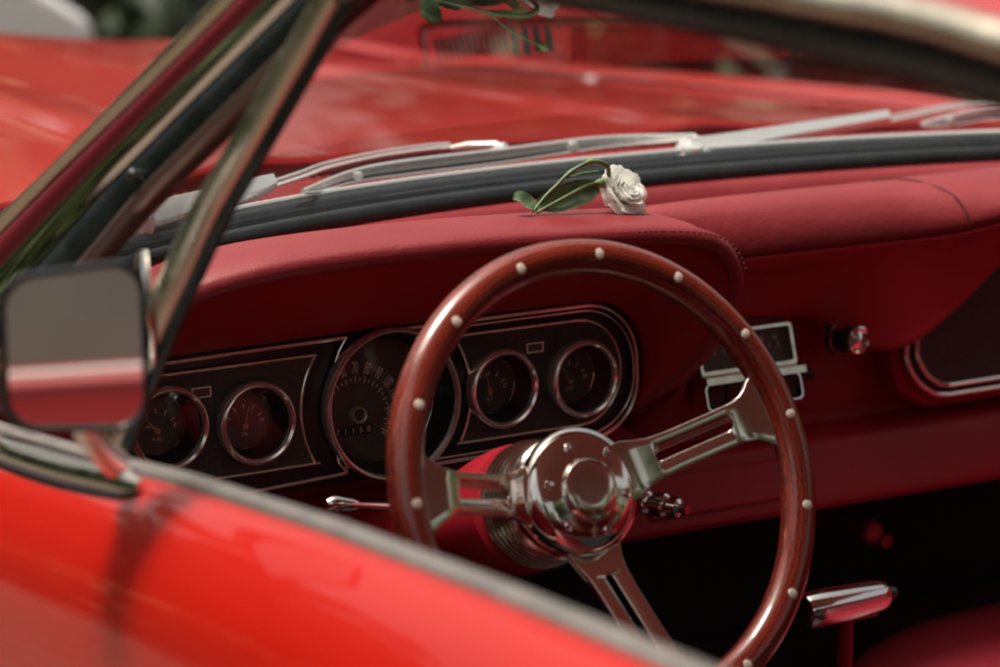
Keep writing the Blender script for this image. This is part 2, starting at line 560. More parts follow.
wiper([(.80, .293, 1.001), (.831, .3042, 1.0), (.94, .338, 1.002), (1.04, .345, 1.006), (1.12, .30, 1.01)], .0032,
      [(.838, .260, 1.001), (.90, .280, 1.004), (.98, .290, 1.008), (1.06, .25, 1.01), (1.14, .17, 1.01)], (1.08, .27, 1.014),
      wide=[(.484, .212, .9985), (.535, .2260, .9985), (.655, .2590, .9995), (.82, .300, 1.0005)])

# ------------------------------------------------------------------ padded dash
ZG = .84; TA = radians(2.845)
def DP(u, v, dep=0.):         # point of the instrument plane: dep > 0 is deeper, away from the driver
    return Vector((u, v * sin(TA) + dep * cos(TA), ZG + v * cos(TA) - dep * sin(TA)))

pad = empty('dash_pad', car)
# brow over the instruments: stations along rim / inner edge
RIM = [(-.375, -.050, .880), (-.345, -.070, .905), (-.300, -.080, .930), (-.259, -.082, .952), (-.215, -.083, .970), (-.170, -.083, .978), (-.124, -.083, .982), (-.041, -.083, .984),
       (.069, -.083, .983), (.172, -.083, .979), (.235, -.083, .975), (.272, -.083, .970), (.297, -.082, .962), (.314, -.080, .944), (.323, -.075, .919), (.321, -.065, .889),
       (.309, -.045, .858), (.291, -.020, .826), (.276, .004, .804), (.262, .034, .786)]
INN = [(-.350, .0, .845), (-.310, .0, .872), (-.272, .0, .895), (-.245, .0, .904), (-.205, .0, .906), (-.165, .0, .907), (-.124, .0, .907), (-.041, .0, .908),
       (.069, .0, .909), (.172, .0, .909), (.215, .0, .908), (.240, .0, .904), (.259, .0, .894), (.272, .0, .880), (.280, .0, .865), (.283, .0, .848),
       (.280, .0, .825), (.274, .002, .810), (.266, .010, .798), (.256, .034, .784)]
RIMc, INNc = cr(RIM, 5), cr(INN, 5)
rows = []
stitch_line = []
for i, (r, e) in enumerate(zip(RIMc, INNc)):
    r, e = Vector(r), Vector(e)
    t = Vector(RIMc[min(i + 1, len(RIMc) - 1)]) - Vector(RIMc[max(i - 1, 0)])
    o = Vector((t.z, 0, -t.x)) * -1
    if o.length < 1e-6: o = Vector((0, 0, 1))
    o.normalize()
    u = i / (len(RIMc) - 1)
    back = .155 - .33 * max(0, abs(r.x - XC) - .2) ** 2 - .04
    f = lambda ax, k: e.lerp(r, k) - o * ax
    row = [e + Vector((0, .012, 0)), e, f(.000, .25) - o * .000, f(-.004, .55), f(-.005, .80), f(-.004, .93)]
    for k in lin(0, pi * .62, 7):
        R_ = .013
        row.append(r + o * (R_ * (1 - cos(k)) * .9 - .004) + Vector((0, -.0 - R_ * sin(k) + R_ * .9 * 0 + (0.0), 0)) + Vector((0, R_ * (k / (pi * .62)) * .9, 0)))
    top = r + o * .0155
    low = min(r.y + .02, -.036)
    yb_ = interp([(-.30, -.01), (.10, .002), (.15, .008), (.18, .014), (.23, .030), (.28, .038), (.34, .042)], r.x)
    ys = [low + .008, low + .022, -.014 + (yb_ + .014) * .45, -.014 + (yb_ + .014) * .75]
    for q, yy in enumerate(ys):
        sag = [.002, .0045, .0055, .003][q]
        row.append(Vector((top.x, yy, top.z)) + o * (sag - .004))
    row.append(Vector((top.x, yb_ - .003, top.z)) - o * .003)
    row.append(Vector((top.x, yb_, top.z)) - o * .012)
    row.append(Vector((top.x, yb_, top.z)) - o * .05)
    rows.append(row)
    if .2 < r.x and i < len(RIMc) * .70:
        stitch_line.append(r + o * .0095 + Vector((0, -.0105, 0)))
mb = MB(); mb.grid([r[:6] for r in rows], mi=1); mb.grid([r[5:] for r in rows])
obj('instrument_brow', mb, ['leather', 'vinyl'], pad, angle=75)

# centre and passenger pad:  x : nose_y, nose_z, low_y, low_z, top_z
CP = [(.270, .010, .930, .034, .876, .982), (.330, -.004, .934, .032, .874, .984), (.400, -.014, .937, .028, .871, .985), (.470, -.019, .938, .026, .866, .985), (.500, -.020, .938, .022, .862, .985), (.520, -.0205, .9380, .006, .846, .985), (.545, -.0215, .9382, -.016, .832, .985), (.575, -.025, .9386, -.034, .836, .985), (.625, -.039, .9428, -.038, .863, .986),
      (.685, -.052, .9530, -.040, .906, .986), (.74, -.060, .9600, -.040, .932, .987), (.84, -.062, .9620, -.040, .942, .987), (.98, -.062, .960, -.038, .940, .985), (1.08, -.055, .945, -.02, .915, .972), (1.18, -.03, .90, .0, .86, .93)]
CPc = cr(CP, 8)
rows = []; seamline = []; vseam = None
for x, ny, nz, ly, lz, tz in CPc:
    d = x - XC
    yb = .046
    up = [(yb + .008, tz - .045), (yb + .006, tz - .006), (yb, tz - .001), (.030, tz + .001), (.010 + ny * .3, tz - .001), (ny * .8 + .004, tz - .010), (ny * .95 - .003, nz + (tz - nz) * .45), (ny - .006, nz + .008), (ny - .006, nz + .003), (ny - .001, nz + .0005), (ny - .001, nz - .0005), (ny - .006, nz - .003), (ny - .003, nz - .012)]
    lowp = cr([(ny - .003, nz - .012), (ny + (ly - ny) * .35, nz + (lz - nz) * .45), (ny + (ly - ny) * .75, nz + (lz - nz) * .85), (ly, lz), (ly + .012, lz - .005)], 4)[1:]
    rows.append([(x, y, z) for y, z in up + lowp] + [(x, ly + .05, lz - .004)])
mb = MB(); mb.grid([r[:11] for r in rows]); mb.grid([r[10:] for r in rows], mi=1)
obj('passenger_pad', mb, ['leather', 'vinyl'], pad, angle=75)
mb = MB()                    # seams and stitches
sl = stitch_line
for i in range(0, len(sl) - 1):
    a, b = sl[i], sl[i + 1]
    L = (b - a).length
    k = max(1, int(L / .0055))
    for j in range(k):
        p = a.lerp(b, (j + .2) / k); q = a.lerp(b, (j + .75) / k)
        mb.tube([p, q], .0008, 6)
obj('stitching', mb, 'stitch', pad)
mb = MB()
vs = [(.585, .046, .9845), (.605, .030, .9864), (.618, .004, .9845), (.627, -.026, .976), (.6315, -.0425, .960), (.6325, -.0465, .947)]
mb.tube([Vector(p) + Vector((0, -.0003, .0003)) for p in cr(vs, 6)], .0014, 6)
obj('seam', mb, 'stitch', pad)

# dash top in front of the pad crest: enamelled panel with demister slots and speaker ribs
mb = MB()
rows = []; ledge = []
for i in range(91):
    x = XC - .74 + 1.48 * i / 90
    l = LB(x)
    y0 = min(interp([(-.30, -.012), (.10, .0), (.15, .006), (.18, .012), (.23, .028), (.28, .036), (.34, .048)], x), l.y - .03)
    rows.append([(x, y0, .955), (x, y0 + .002, .950), (x, l.y - .022, .950), (x, l.y - .018, .952)])
    ledge.append([(x, l.y - .0195, .9380), (x, l.y - .0185, .9505), (x, l.y - .016, .962), (x, l.y - .010, .972), (x, l.y - .002, .9785), (x, l.y + .006, .979)])
mb.grid(rows)
lb = MB(); lb.grid(ledge)
obj('pad_ledge', lb, 'leather', pad)
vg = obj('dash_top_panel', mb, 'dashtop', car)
def slot(x0, x1, y0, y1, z=.9508):
    mb.add([(x0, y0, z), (x1, y0, z), (x1, y1, z), (x0, y1, z)], [(0, 1, 2, 3)])
mb = MB()
for k in range(12): slot(.226 + k * .0066, .2298 + k * .0066, .108, .128)
for k in range(4): slot(.3065 + k * .0122, .3135 + k * .0122, .108, .132)
obj('demister_vent', mb, 'dark', vg)
mb = MB()
for k in range(4): slot(.617 + k * .0125, .6240 + k * .0125, .106, .132)
for k in range(12): slot(.675 + k * .0066, .6788 + k * .0066, .100, .122)
obj('demister_vent', mb, 'dark', vg)
mb = MB()
for k in range(45):
    x = .372 + k * .0052
    mb.box((x, .1285, .9525), (.0019, .033, .005))
for xx in (.361, .608): mb.lathe([(0, .0025), (.003, .002), (.004, 0)], (xx, .112, .951), (0, 0, 1), 12)
obj('speaker_grille', mb, 'dashtop', vg)
mb = MB()
mb.tube(cr([(.214, .150, .952), (.2125, .115, .952), (.2145, .099, .952), (.226, .093, .952), (.29, .103, .952), (.40, .1075, .952), (.55, .102, .952), (.66, .0925, .952), (.742, .078, .952), (.752, .088, .952), (.752, .12, .952)], 4), .0022, 6)
obj('panel_bead', mb, 'leather', vg)
vg.location.z = -.010

# ------------------------------------------------------------------ lower dash
mb = MB()
PROF = [(.09, .93), (.055, .925), (.040, .905), (.040, .760), (.037, .748), (.022, .742), (.008, .739), (.004, .734), (.002, .728), (-.018, .690), (-.020, .682), (-.016, .676), (.0, .674), (.03, .680), (.03, .72)]
rows = []
for x in lin(-.40, 1.22, 55):
    dz = -.010 * (x - .3)
    row = []
    for y, z in PROF:
        if z < .75: row.append((x, y, z + dz + .004))
        else: row.append((x, y, z))
    rows.append(row)
mb.grid(rows)
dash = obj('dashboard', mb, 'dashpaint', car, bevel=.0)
mb = MB()     # ashtray outline / heater plate on the lower dash
mb.box((.36, -.006, .712), (.17, .012, .040), Matrix.Rotation(radians(-27), 3, 'X'))
obj('ashtray_door', mb, 'dashpaint', dash, bevel=.003)
mb = MB()
mb.lathe([(0, .02), (.010, .018), (.013, .012), (.008, .004), (.006, -.03)], (.60, .06, .622), (0, -1, 0), 18)
mb.lathe([(0, .02), (.007, .018), (.009, .010), (.005, -.03)], (.617, .06, .610), (0, -1, 0), 14)
obj('vent_pull_knob', mb, 'paint_dark', dash)

# ------------------------------------------------------------------ instrument panel
ip = empty('instrument_panel', car)
def rrect(u0, u1, v0, v1, rl, rr, n=10):
    P = []
    for cx, cy, r, a0 in ((u1 - rr, v1 - rr, rr, 0), (u0 + rl, v1 - rl, rl, 90), (u0 + rl, v0 + rl, rl, 180), (u1 - rr, v0 + rr, rr, 270)):
        for k in range(n + 1):
            a = radians(a0 + 90 * k / n); P.append((cx + r * cos(a), cy + r * sin(a)))
    return P
OUT = rrect(-.262, .272, -.066, .066, .056, .056)
GC = [(-.2085, .006), (-.1264, .0), (.1212, -.0003), (.2085, -.0015)]
SC = (.0055, .0004)
mb = MB()
circ = lambda c, r, n=40: [(c[0] + r * cos(2 * pi * k / n), c[1] + r * sin(2 * pi * k / n)) for k in range(n)]
mb.prism(OUT, lambda u, v, h: DP(u, v, h), .006, .020, holes=[circ(g, .0325) for g in GC] + [circ(SC, .058, 56)])
obj('backing_plate', mb, 'blackplastic', ip, smooth=False)
# camera-case inserts with concave ends round the speedometer
def insert(left):
    arc = [(SC[0] + (-1 if left else 1) * .086 * cos(a), SC[1] + .086 * sin(a)) for a in lin(radians(36), radians(-36), 16)]
    if left:
        top = [(-.205, .0500)]; 
        corner = [(-.208 + .045 * cos(a), .005 + .045 * sin(a)) for a in lin(pi / 2, 1.5 * pi, 14)]
        corner = [(-.214 + .040 * cos(a), .003 + .047 * sin(a)) for a in lin(pi / 2, 1.5 * pi, 14)]
        P = [(arc[0][0], .0505)] + corner[:] + [(arc[-1][0], -.0440)] + arc[::-1][1:-1]
    else:
        corner = [(.208 + .046 * cos(a), .003 + .0485 * sin(a)) for a in lin(pi / 2, -pi / 2, 16)]
        P = [(arc[0][0], .0515)] + corner + [(arc[-1][0], -.0455)] + arc[::-1][1:-1]
    return P
for L in (True, False):
    mb = MB()
    P = insert(L)
    gs = GC[:2] if L else GC[2:]
    mb.prism(P, lambda u, v, h: DP(u, v, h), .0035, .0058, holes=[circ(g, .0325) for g in gs])
    obj('camera_case_insert', mb, 'camera_case', ip, smooth=False)
mb = MB()
for L in (True, False):
    P = insert(L)
    mb.tube([DP(u, v, .003) for u, v in P], .0015, 8, closed=True)
# outer bright rails, broken round the speedometer
def rail(pts, r=.0019): mb.tube([DP(u, v, .002) for u, v in pts], r, 8)
gap = .030
top_r = [(.022, .0638), (.216, .0645)] + [(.216 + .056 * cos(a), .0085 + .056 * sin(a)) for a in lin(pi / 2 - .1, 0, 12)] + [(.272, -.010)] + [(.216 + .056 * cos(a), -.0100 + .050 * sin(a)) for a in lin(-.05, -pi / 2, 12)] + [(.040, -.0605)]
rail(top_r)
off = .0042
rail([(u - (.004 if u > .2 else 0), v - (.0045 if v > 0 else -.0045)) for u, v in top_r], .0011)
top_l = [(-.036, .0625), (-.2, .0600)] + [(-.206 + .056 * cos(a), .004 + .056 * sin(a)) for a in lin(pi / 2 + .1, 1.5 * pi - .1, 20)] + [(-.200, -.0625), (-.040, -.0565)]
rail(top_l)
rail([(-.034, .0628), (-.0415, .052), (-.046, .042)], .0014)
rail([(-.038, -.0560), (-.046, -.046), (-.048, -.036)], .0014)
rail([(-.039, -.0565), (-.0385, -.047)], .0020)
rail([(.0225, .0635), (.034, .060)], .0016)
obj('panel_trim', mb, 'bezel', ip)
for (u, v) in ((-.1739, .0312), (.1607, .0316)):
    mb = MB()
    P = [(u - .0090, v - .0046), (u + .0090, v - .0046), (u + .0090, v + .0046), (u - .0090, v + .0046)]
    I = [(u - .0078, v - .0034), (u + .0078, v - .0034), (u + .0078, v + .0034), (u - .0078, v + .0034)]
    mb.prism(P, lambda a, b, h: DP(a, b, h), .0025, .0055, holes=[I])
    mb.prism(I, lambda a, b, h: DP(a, b, h), .0032, .0055, mi=1)
    obj('indicator_lamp', mb, ['dialmark', 'dial'], ip, smooth=False)

NRM = (DP(0, 0, -1) - DP(0, 0, 0)).normalized()      # towards the driver
def make_gauge(c, kind, needle_ang):
    g = empty('gauge', car, DP(c[0], c[1]))
    L = lambda u, v, dep: DP(u, v, dep) - DP(0, 0, 0)
    mb = MB()
    mb.lathe([(.0315, -.006), (.0352, -.004), (.0360, .001), (.0358, .007), (.0346, .0092), (.0328, .0100), (.0310, .0084), (.0304, .004)], (0, 0, 0), NRM, 56, closed=False)
    obj('gauge_bezel', mb, 'bezel', g)
    mb = MB()
    mb.lathe([(.0306, .0045), (.0294, -.002), (.0260, -.016), (.0255, -.020)], (0, 0, 0), NRM, 48)
    obj('gauge_cup', mb, 'blackplastic', g)
    mb = MB()
    mb.lathe([(.0246, -.0175), (.0254, -.0165), (.0262, -.0175), (.0262, -.020)], (0, 0, 0), NRM, 48)
    obj('dial_ring', mb, 'steel', g)
    mb = MB()
    mb.lathe([(.0001, -.0205), (.0258, -.0205)], (0, 0, 0), NRM, 40)
    obj('dial', mb, 'dial', g)
    mb = MB()
    # scale marks: an arc of ticks and small letters
    for k in range(5):
        a = radians(150 - k * 30)
        r0, r1 = .0150, .0195
        w = .0005
        d = Vector((cos(a), sin(a))); n = Vector((-d.y, d.x)) * w
        cx = (0, -.006)
        mb.add([L(cx[0] + d.x * r + s * n.x, cx[1] + d.y * r + s * n.y, .0200) for r, s in ((r0, -1), (r1, -1), (r1, 1), (r0, 1))], [(0, 1, 2, 3)])
    lab = {'fuel': [('E', -.017, -.003), ('F', .017, -.003), ('FUEL', 0, -.013)], 'temp': [('C', -.017, -.003), ('H', .017, -.003), ('TEMP', 0, -.013)],
           'oil': [('L', -.017, -.003), ('H', .017, -.003), ('OIL', 0, -.013)], 'alt': [('D', -.017, -.003), ('C', .017, -.003), ('ALT', 0, -.013)]}[kind]
    for s, u, v in lab:
        text_mesh(s, .0062 if len(s) == 1 else .0042, lambda a, b: L(u + a, v + b, .0200), mb)
    obj('scale_marking', mb, 'dialmark', g, smooth=False)
    mb = MB()
    a = radians(needle_ang); d = Vector((cos(a), sin(a))); n = Vector((-d.y, d.x))
    q = lambda r, s: L(d.x * r + n.x * s, -.006 + d.y * r + n.y * s, .0190)
    mb.add([q(-.004, -.0010), q(.0175, -.0004), q(.0175, .0004), q(-.004, .0010)], [(0, 1, 2, 3)])
    mb.lathe([(.0001, -.0165), (.0025, -.017), (.0030, -.019)], L(0, -.006, 0), NRM, 16)
    obj('needle', mb, 'needle', g)
    mb = MB(); mb.lathe([(.0001, .0062), (.015, .0058), (.0308, .0045)], (0, 0, 0), NRM, 40)
    obj('gauge_lens', mb, 'lens', g)
    return g
make_gauge(GC[0], 'fuel', 130)
make_gauge(GC[1], 'oil', 75)
make_gauge(GC[2], 'alt', 100)
make_gauge(GC[3], 'temp', 120)

# speedometer
sp = empty('speedometer', car, DP(SC[0], SC[1]))
L = lambda u, v, dep: DP(u, v, dep) - DP(0, 0, 0)
mb = MB()
mb.lathe([(.060, -.008), (.0660, -.004), (.0678, .003), (.0676, .010), (.0660, .0122), (.0640, .0118), (.0630, .009), (.0622, .006)], (0, 0, 0), NRM, 80)
obj('speedometer_bezel', mb, 'bezel', sp)
mb = MB(); mb.lathe([(.0624, .0070), (.0605, .0), (.0560, -.014), (.0552, -.017)], (0, 0, 0), NRM, 72)
obj('speedometer_cup', mb, 'blackplastic', sp)
mb = MB(); mb.lathe([(.0538, -.0168), (.0547, -.0158), (.0556, -.0168), (.0556, -.0195)], (0, 0, 0), NRM, 72)
obj('dial_ring', mb, 'steel', sp)
mb = MB(); mb.lathe([(.0001, -.028), (.0555, -.028), (.0556, -.019)], (0, 0, 0), NRM, 64)
obj('dial', mb, 'dial', sp)
PV = (-.0125 - SC[0], -.0117)       # needle pivot
mb = MB()
for k in range(15):                 # 0 to 140, tall radial figures
    a = radians(212 - k * (244 / 14))
    d = Vector((cos(a), sin(a))); n = Vector((d.y, -d.x))
    R0 = .041 if 20 < (212 - k * 244 / 14) < 165 else .036
    cu = lambda x, y: L(PV[0] + d.x * (R0 + y * 2.5) + n.x * x * .95, PV[1] + d.y * (R0 + y * 2.5) + n.y * x * .95, .0272)
    text_mesh(str(k * 10), .0062, cu, mb)
    for j in range(2):
        b = a - j * radians(244 / 28)
        if k == 14 and j: continue
        db = Vector((cos(b), sin(b))); nb = Vector((db.y, -db.x)) * .00045
        r0, r1 = (.0285, .0335) if j == 0 else (.030, .0325)
        mb.add([L(PV[0] + db.x * r + s * nb.x, PV[1] + db.y * r + s * nb.y, .0272) for r, s in ((r0, -1), (r1, -1), (r1, 1), (r0, 1))], [(0, 1, 2, 3)])
obj('speed_numerals', mb, 'dialmark', sp, smooth=False)
mb = MB()
for i, ch in enumerate('71158'):
    u = -.032 - SC[0] + i * .0078
    mb.add([L(u + a, -.0262 + b, .0276) for a, b in ((-.0034, -.0045), (.0034, -.0045), (.0034, .0045), (-.0034, .0045))], [(0, 1, 2, 3)], 0)
    text_mesh(ch, .0075, lambda a, b: L(u + a, -.0262 + b, .0270), mb, 1)
obj('odometer', mb, ['blackplastic', 'dialmark'], sp, smooth=False)
mb = MB()
a = radians(-20 + 212); a = radians(205); d = Vector((cos(a), sin(a))); n = Vector((-d.y, d.x))
q = lambda r, s: L(PV[0] + d.x * r + n.x * s, PV[1] + d.y * r + n.y * s, .0245)
mb.add([q(.006, -.0010), q(.033, -.0004), q(.033, .0004), q(.006, .0010)], [(0, 1, 2, 3)])
obj('needle', mb, 'paint_dark', sp)
mb = MB()
mb.lathe([(.0052, -.022), (.0060, -.0205), (.0068, -.0200), (.0074, -.0208), (.0074, -.027)], L(PV[0], PV[1], 0), NRM, 32)
obj('needle_hub_ring', mb, 'brass', sp)
mb = MB(); mb.lathe([(.0001, .0085), (.03, .0080), (.0625, .0065)], (0, 0, 0), NRM, 56)
obj('speedometer_lens', mb, 'lens', sp)

# ------------------------------------------------------------------ radio, knob, glovebox, switches
rad = empty('radio', car, (.418, .04, .821))
mb = MB()
bez = rrect(-.058, .058, -.004, .036, .004, .004, 4)
win = rrect(-.0545, .0545, .0005, .0328, .002, .002, 3)
fr = lambda u, v, h: Vector((u, -.020 + h + .30 * v, v))
mb.prism(bez, fr, 0, .020, holes=[win])
mb.prism([(-.060, -.010), (.060, -.010), (.060, -.003), (-.060, -.003)], fr, -.010, .02)
obj('radio_bezel', mb, 'steel', rad, bevel=.0012, smooth=False, seg=3)
mb = MB(); mb.prism(win, fr, .008, .018)
obj('radio_dial', mb, 'dial', rad, smooth=False)
mb = MB()
for k in range(9):
    mb.add([fr(-.044 + k * .011 + a, .012 + b, .0075) for a, b in ((-.0003, 0), (.0003, 0), (.0003, .006), (-.0003, .006))], [(0, 1, 2, 3)])
for k, s in enumerate(('54', '6', '7', '9', '12', '16')):
    text_mesh(s, .006, lambda a, b: fr(-.04 + k * .016 + a, .022 + b, .0075), mb)
obj('radio_marking', mb, 'dialmark', rad, smooth=False)
mb = MB(); mb.prism(rrect(-.058, .058, -.036, -.0105, .006, .006, 5), fr, -.002, .02, holes=[rrect(-.0562, .0562, -.0345, -.0120, .005, .005, 5)])
obj('button_frame', mb, 'chrome', rad, bevel=.0008, smooth=False)
for k in range(5):
    mb = MB(); mb.box((-.0442 + k * .0221, -.016, -.0232), (.0206, .022, .0205))
    obj('push_button', mb, 'blackplastic', rad, bevel=.002)
mb = MB()
mb.box((.066, -.012, -.016), (.018, .03, .012))
obj('tuning_stub', mb, 'blackplastic', rad, bevel=.003)

kn = empty('control_knob', car, (.527, .012, .8400))
mb = MB(); mb.lathe([(.0001, .0), (.020, .0), (.0205, -.004), (.0175, -.006)], (0, 0, 0), (0, -1, 0), 32)
mb.lathe([(.0185, .0), (.0195, .002), (.0185, .004), (.0165, .003)], (0, 0, 0), (0, -1, 0), 40, mi=1)
obj('escutcheon', mb, ['blackplastic', 'chrome'], kn)
mb = MB(); mb.lathe([(.012, .0), (.0125, .012), (.0128, .013), (.0128, .021), (.0118, .023)], (0, 0, 0), (0, -1, 0), 40)
obj('knob_body', mb, 'blackplastic', kn)
mb = MB(); mb.lathe([(.0001, .0262), (.0015, .0258), (.0085, .0225), (.0098, .0232), (.0120, .0246), (.0134, .0240), (.0136, .0225), (.0126, .021)], (0, 0, 0), (0, -1, 0), 48)
obj('knob_cap', mb, 'chrome', kn)

gb = empty('glovebox_panel', car, (0, 0, 0))
go = [(.66, .915), (.606, .905), (.6045, .86), (.6045, .835), (.603, .812), (.610, .796), (.622, .782), (.638, .771), (.655, .7665), (.70, .7655), (1.05, .765), (1.09, .78), (1.10, .84), (1.09, .91)]
gi = [(.67, .905), (.618, .895), (.6165, .86), (.6165, .832), (.6160, .813), (.623, .800), (.632, .789), (.645, .7805), (.658, .7768), (.70, .776), (1.045, .776), (1.08, .79), (1.086, .84), (1.078, .90)]
GF = lambda u, v, h: Vector((u, .0 + h, v))
cgo = cr(go, 4, True); cgi = cr(gi, 4, True)
mb = MB(); mb.prism(cgi, GF, .006, .02)
obj('camera_case_insert', mb, 'camera_case', gb, smooth=False)
mb = MB(); mb.prism(cgo, GF, .008, .04)
obj('panel_body', mb, 'blackplastic', gb, smooth=False)
mb = MB()
mb.tube([GF(u, v, .006) for u, v in cgo], .0028, 8, closed=True)
mb.tube([GF(u, v, .005) for u, v in cgi], .0026, 8, closed=True)
obj('panel_trim', mb, 'bezel', gb)
mb = MB()
mb.prism([(.590, .80), (.600, .775), (.63, .757), (.66, .753), (1.1, .752), (1.12, .93), (.72, .93), (.592, .86)], GF, .012, .06)
obj('panel_recess', mb, 'dashpaint', gb, bevel=.006)

ig = empty('ignition_switch', car, (.245, -.005, .722))
mb = MB(); mb.lathe([(.0001, .0), (.018, .0), (.019, .004), (.0155, .007), (.0145, .0)], (0, 0, 0), (.1, -1, .10), 32)
obj('switch_bezel', mb, 'chrome', ig)
mb = MB()
prof = [(.0085, .0)]
h = .004
for k in range(3):
    prof += [(.0095, h), (.0115, h + .002), (.0115, h + .014), (.0095, h + .016), (.0075, h + .017), (.0075, h + .0195)]
    h += .0205
prof += [(.0105, h), (.0085, h + .008), (.0045, h + .010), (.0045, h + .018), (.0001, h + .018)]
mb.lathe(prof, (0, 0, 0), (.28, -1, .04), 20)
obj('switch_barrel', mb, 'chrome', ig)

# ------------------------------------------------------------------ steering wheel
TW = radians(21.8)
WC = Vector((-.0262, -.3926, .8621))
AX = Vector((0, -cos(TW), sin(TW))); E1 = Vector((1, 0, 0)); E2 = Vector((0, sin(TW), cos(TW)))
sw = empty('steering_wheel', car, WC)
sw.rotation_euler = Matrix((E1, E2, AX)).transposed().to_euler()    # local x right, y up, z to the driver
WL = lambda r, a, h: Vector((r * cos(a), r * sin(a), h))
RR = .1742
mb = MB()
rows = []
for i in range(144):
    a = 2 * pi * i / 144
    grip = .0004 * sin(a * 36) if False else 0
    row = []
    for k in range(24):
        b = 2 * pi * k / 24
        row.append(WL(RR + (.0138 + grip) * cos(b), a, -.0128 + .0132 * sin(b)))
    rows.append(row)
mb.grid(rows, closed_u=True, closed_v=True)
obj('wheel_rim', mb, 'wood', sw)
mb = MB(); mb.lathe([(.1600, -.0128), (.1600, -.0155), (.1880 - .0008, -.0155), (.1880 - .0008, -.0128)], (0, 0, 0), (0, 0, 1), 96)
for k in range(15):
    a = radians(177.6) - 2 * pi * k / 15
    rb = MB()
    rb.lathe([(.0001, .0008), (.0028, .0007), (.0040, .0003), (.0044, -.0004), (.0044, -.003)], WL(.1738, a, -.0001), (0, 0, 1), 18)
    obj('rivet', rb, 'rivet', sw)
def spoke(ang, h0, w_sc=1.0):
    a = radians(ang); d = Vector((cos(a), sin(a), 0)); n = Vector((-sin(a), cos(a), 0))
    tab = [(.030, .0235), (.046, .0225), (.056, .0190), (.066, .0165), (.080, .0155), (.100, .0155), (.120, .0155), (.133, .0160), (.142, .0180), (.149, .0220), (.155, .0270), (.161, .0300), (.168, .0305)]
    hh = [(.030, h0), (.048, h0), (.056, h0 + .003), (.134, -.0165), (.142, -.0135), (.170, -.0132)]
    if h0 > -.05: hh = [(.030, h0), (.048, h0 + .001), (.136, -.0145), (.144, -.0132), (.170, -.0132)]
    rs = [.030, .038, .044, .050, .056, .062, .0660, .0675, .0690, .072, .080, .090, .100, .110, .118, .1240, .1270, .1285, .1300, .133, .138, .142, .146, .150, .154, .158, .162, .168]
    S0, S1, SR = .0660, .1300, .0042
    rows = []
    for r in rs:
        W = interp(tab, r) * w_sc
        hcur = interp(hh, r)
        e = min(r - S0, S1 - r)
        s = SR * (1 - (1 - min(e / SR, 1)) ** 2) ** .5 if e > 0 else 0
        if s <= 0: s = .0
        rows.append((r, [-W, -W * .62 - s * .0, -s, s, W * .62, W], hcur, s))
    mb = MB()
    vid = {}
    vs = []; fs = []
    for i, (r, ws_, h, s) in enumerate(rows):
        for j, w in enumerate(ws_):
            lip = 0
            if s > 0 and j in (2, 3): lip = -.0016
            vid[i, j] = len(vs); vs.append(d * r + n * w + Vector((0, 0, h + lip)))
    for i in range(len(rows) - 1):
        for j in range(5):
            if j == 2:
                continue                    # slot, or a zero-width strip closed by merging
            fs.append((vid[i, j], vid[i, j + 1], vid[i + 1, j + 1], vid[i + 1, j]))
    mb.add(vs, fs)
    obj('spoke', mb, 'alu', sw, solid=.0055, offset=0, bevel=.0013, seg=3, angle=30)
spoke(13, -.048, 1.02)
spoke(175, -.060, 1.0)
spoke(275.5, -.060, 1.08)
# hub
mb = MB()
mb.lathe([(.0225, -.0390), (.0240, -.0410), (.0258, -.0416), (.0330, -.0425), (.0395, -.0440), (.0430, -.0455), (.0474, -.0478), (.0490, -.0505), (.0494, -.0540), (.0494, -.0600), (.0482, -.0615), (.0455, -.0625),
          (.0455, -.072), (.0470, -.0735), (.0470, -.080), (.0455, -.083), (.0445, -.0845), (.0445, -.118)], (0, 0, 0), (0, 0, 1), 96)
obj('hub', mb, 'hubmetal', sw)
mb = MB()
mb.lathe([(.0001, -.0386), (.012, -.0386), (.0208, -.0387), (.0216, -.0392), (.0219, -.0404), (.0226, -.0402), (.0234, -.0398), (.0243, -.0403), (.0247, -.0416), (.0247, -.044)], (0, 0, 0), (0, 0, 1), 72)
obj('center_cap', mb, 'alu', sw)
for k in range(6):
    a = radians(47 + 60 * k)
    rb = MB()
    rb.lathe([(.0001, .0000), (.0012, .0000), (.0014, .0018), (.0030, .0020), (.0038, .0014), (.0040, .0), (.0040, -.004)], WL(.0345, a, -.0432), Vector((cos(a) * .35, sin(a) * .35, 1)), 16)
    obj('hub_bolt', rb, 'chrome', sw)

# column behind the wheel
sc_ = empty('steering_column', car, WC)
sc_.rotation_euler = sw.rotation_euler
mb = MB(); mb.lathe([(.0440, -.116), (.0470, -.118), (.0475, -.124), (.0455, -.126), (.0455, -.131), (.0430, -.132)], (0, 0, 0), (0, 0, 1), 64)
obj('column_ring', mb, 'chrome', sc_)
mb = MB(); mb.lathe([(.0430, -.130), (.0505, -.133), (.0520, -.140), (.0520, -.150), (.0500, -.175), (.0440, -.215), (.0380, -.235), (.0360, -.26), (.0360, -.55)], (0, 0, 0), (0, 0, 1), 64)
obj('column_shroud', mb, 'dashpaint', sc_)
prof = []
for k in range(7):
    h = -.084 - k * .0052
    prof += [(.0450, h), (.0475 + .0006 * k, h - .0013), (.0475 + .0006 * k, h - .0030), (.0450, h - .0043)]
mb = MB(); mb.lathe(prof, (0, 0, 0), (0, 0, 1), 64)
obj('column_bellows', mb, 'steel', sc_)

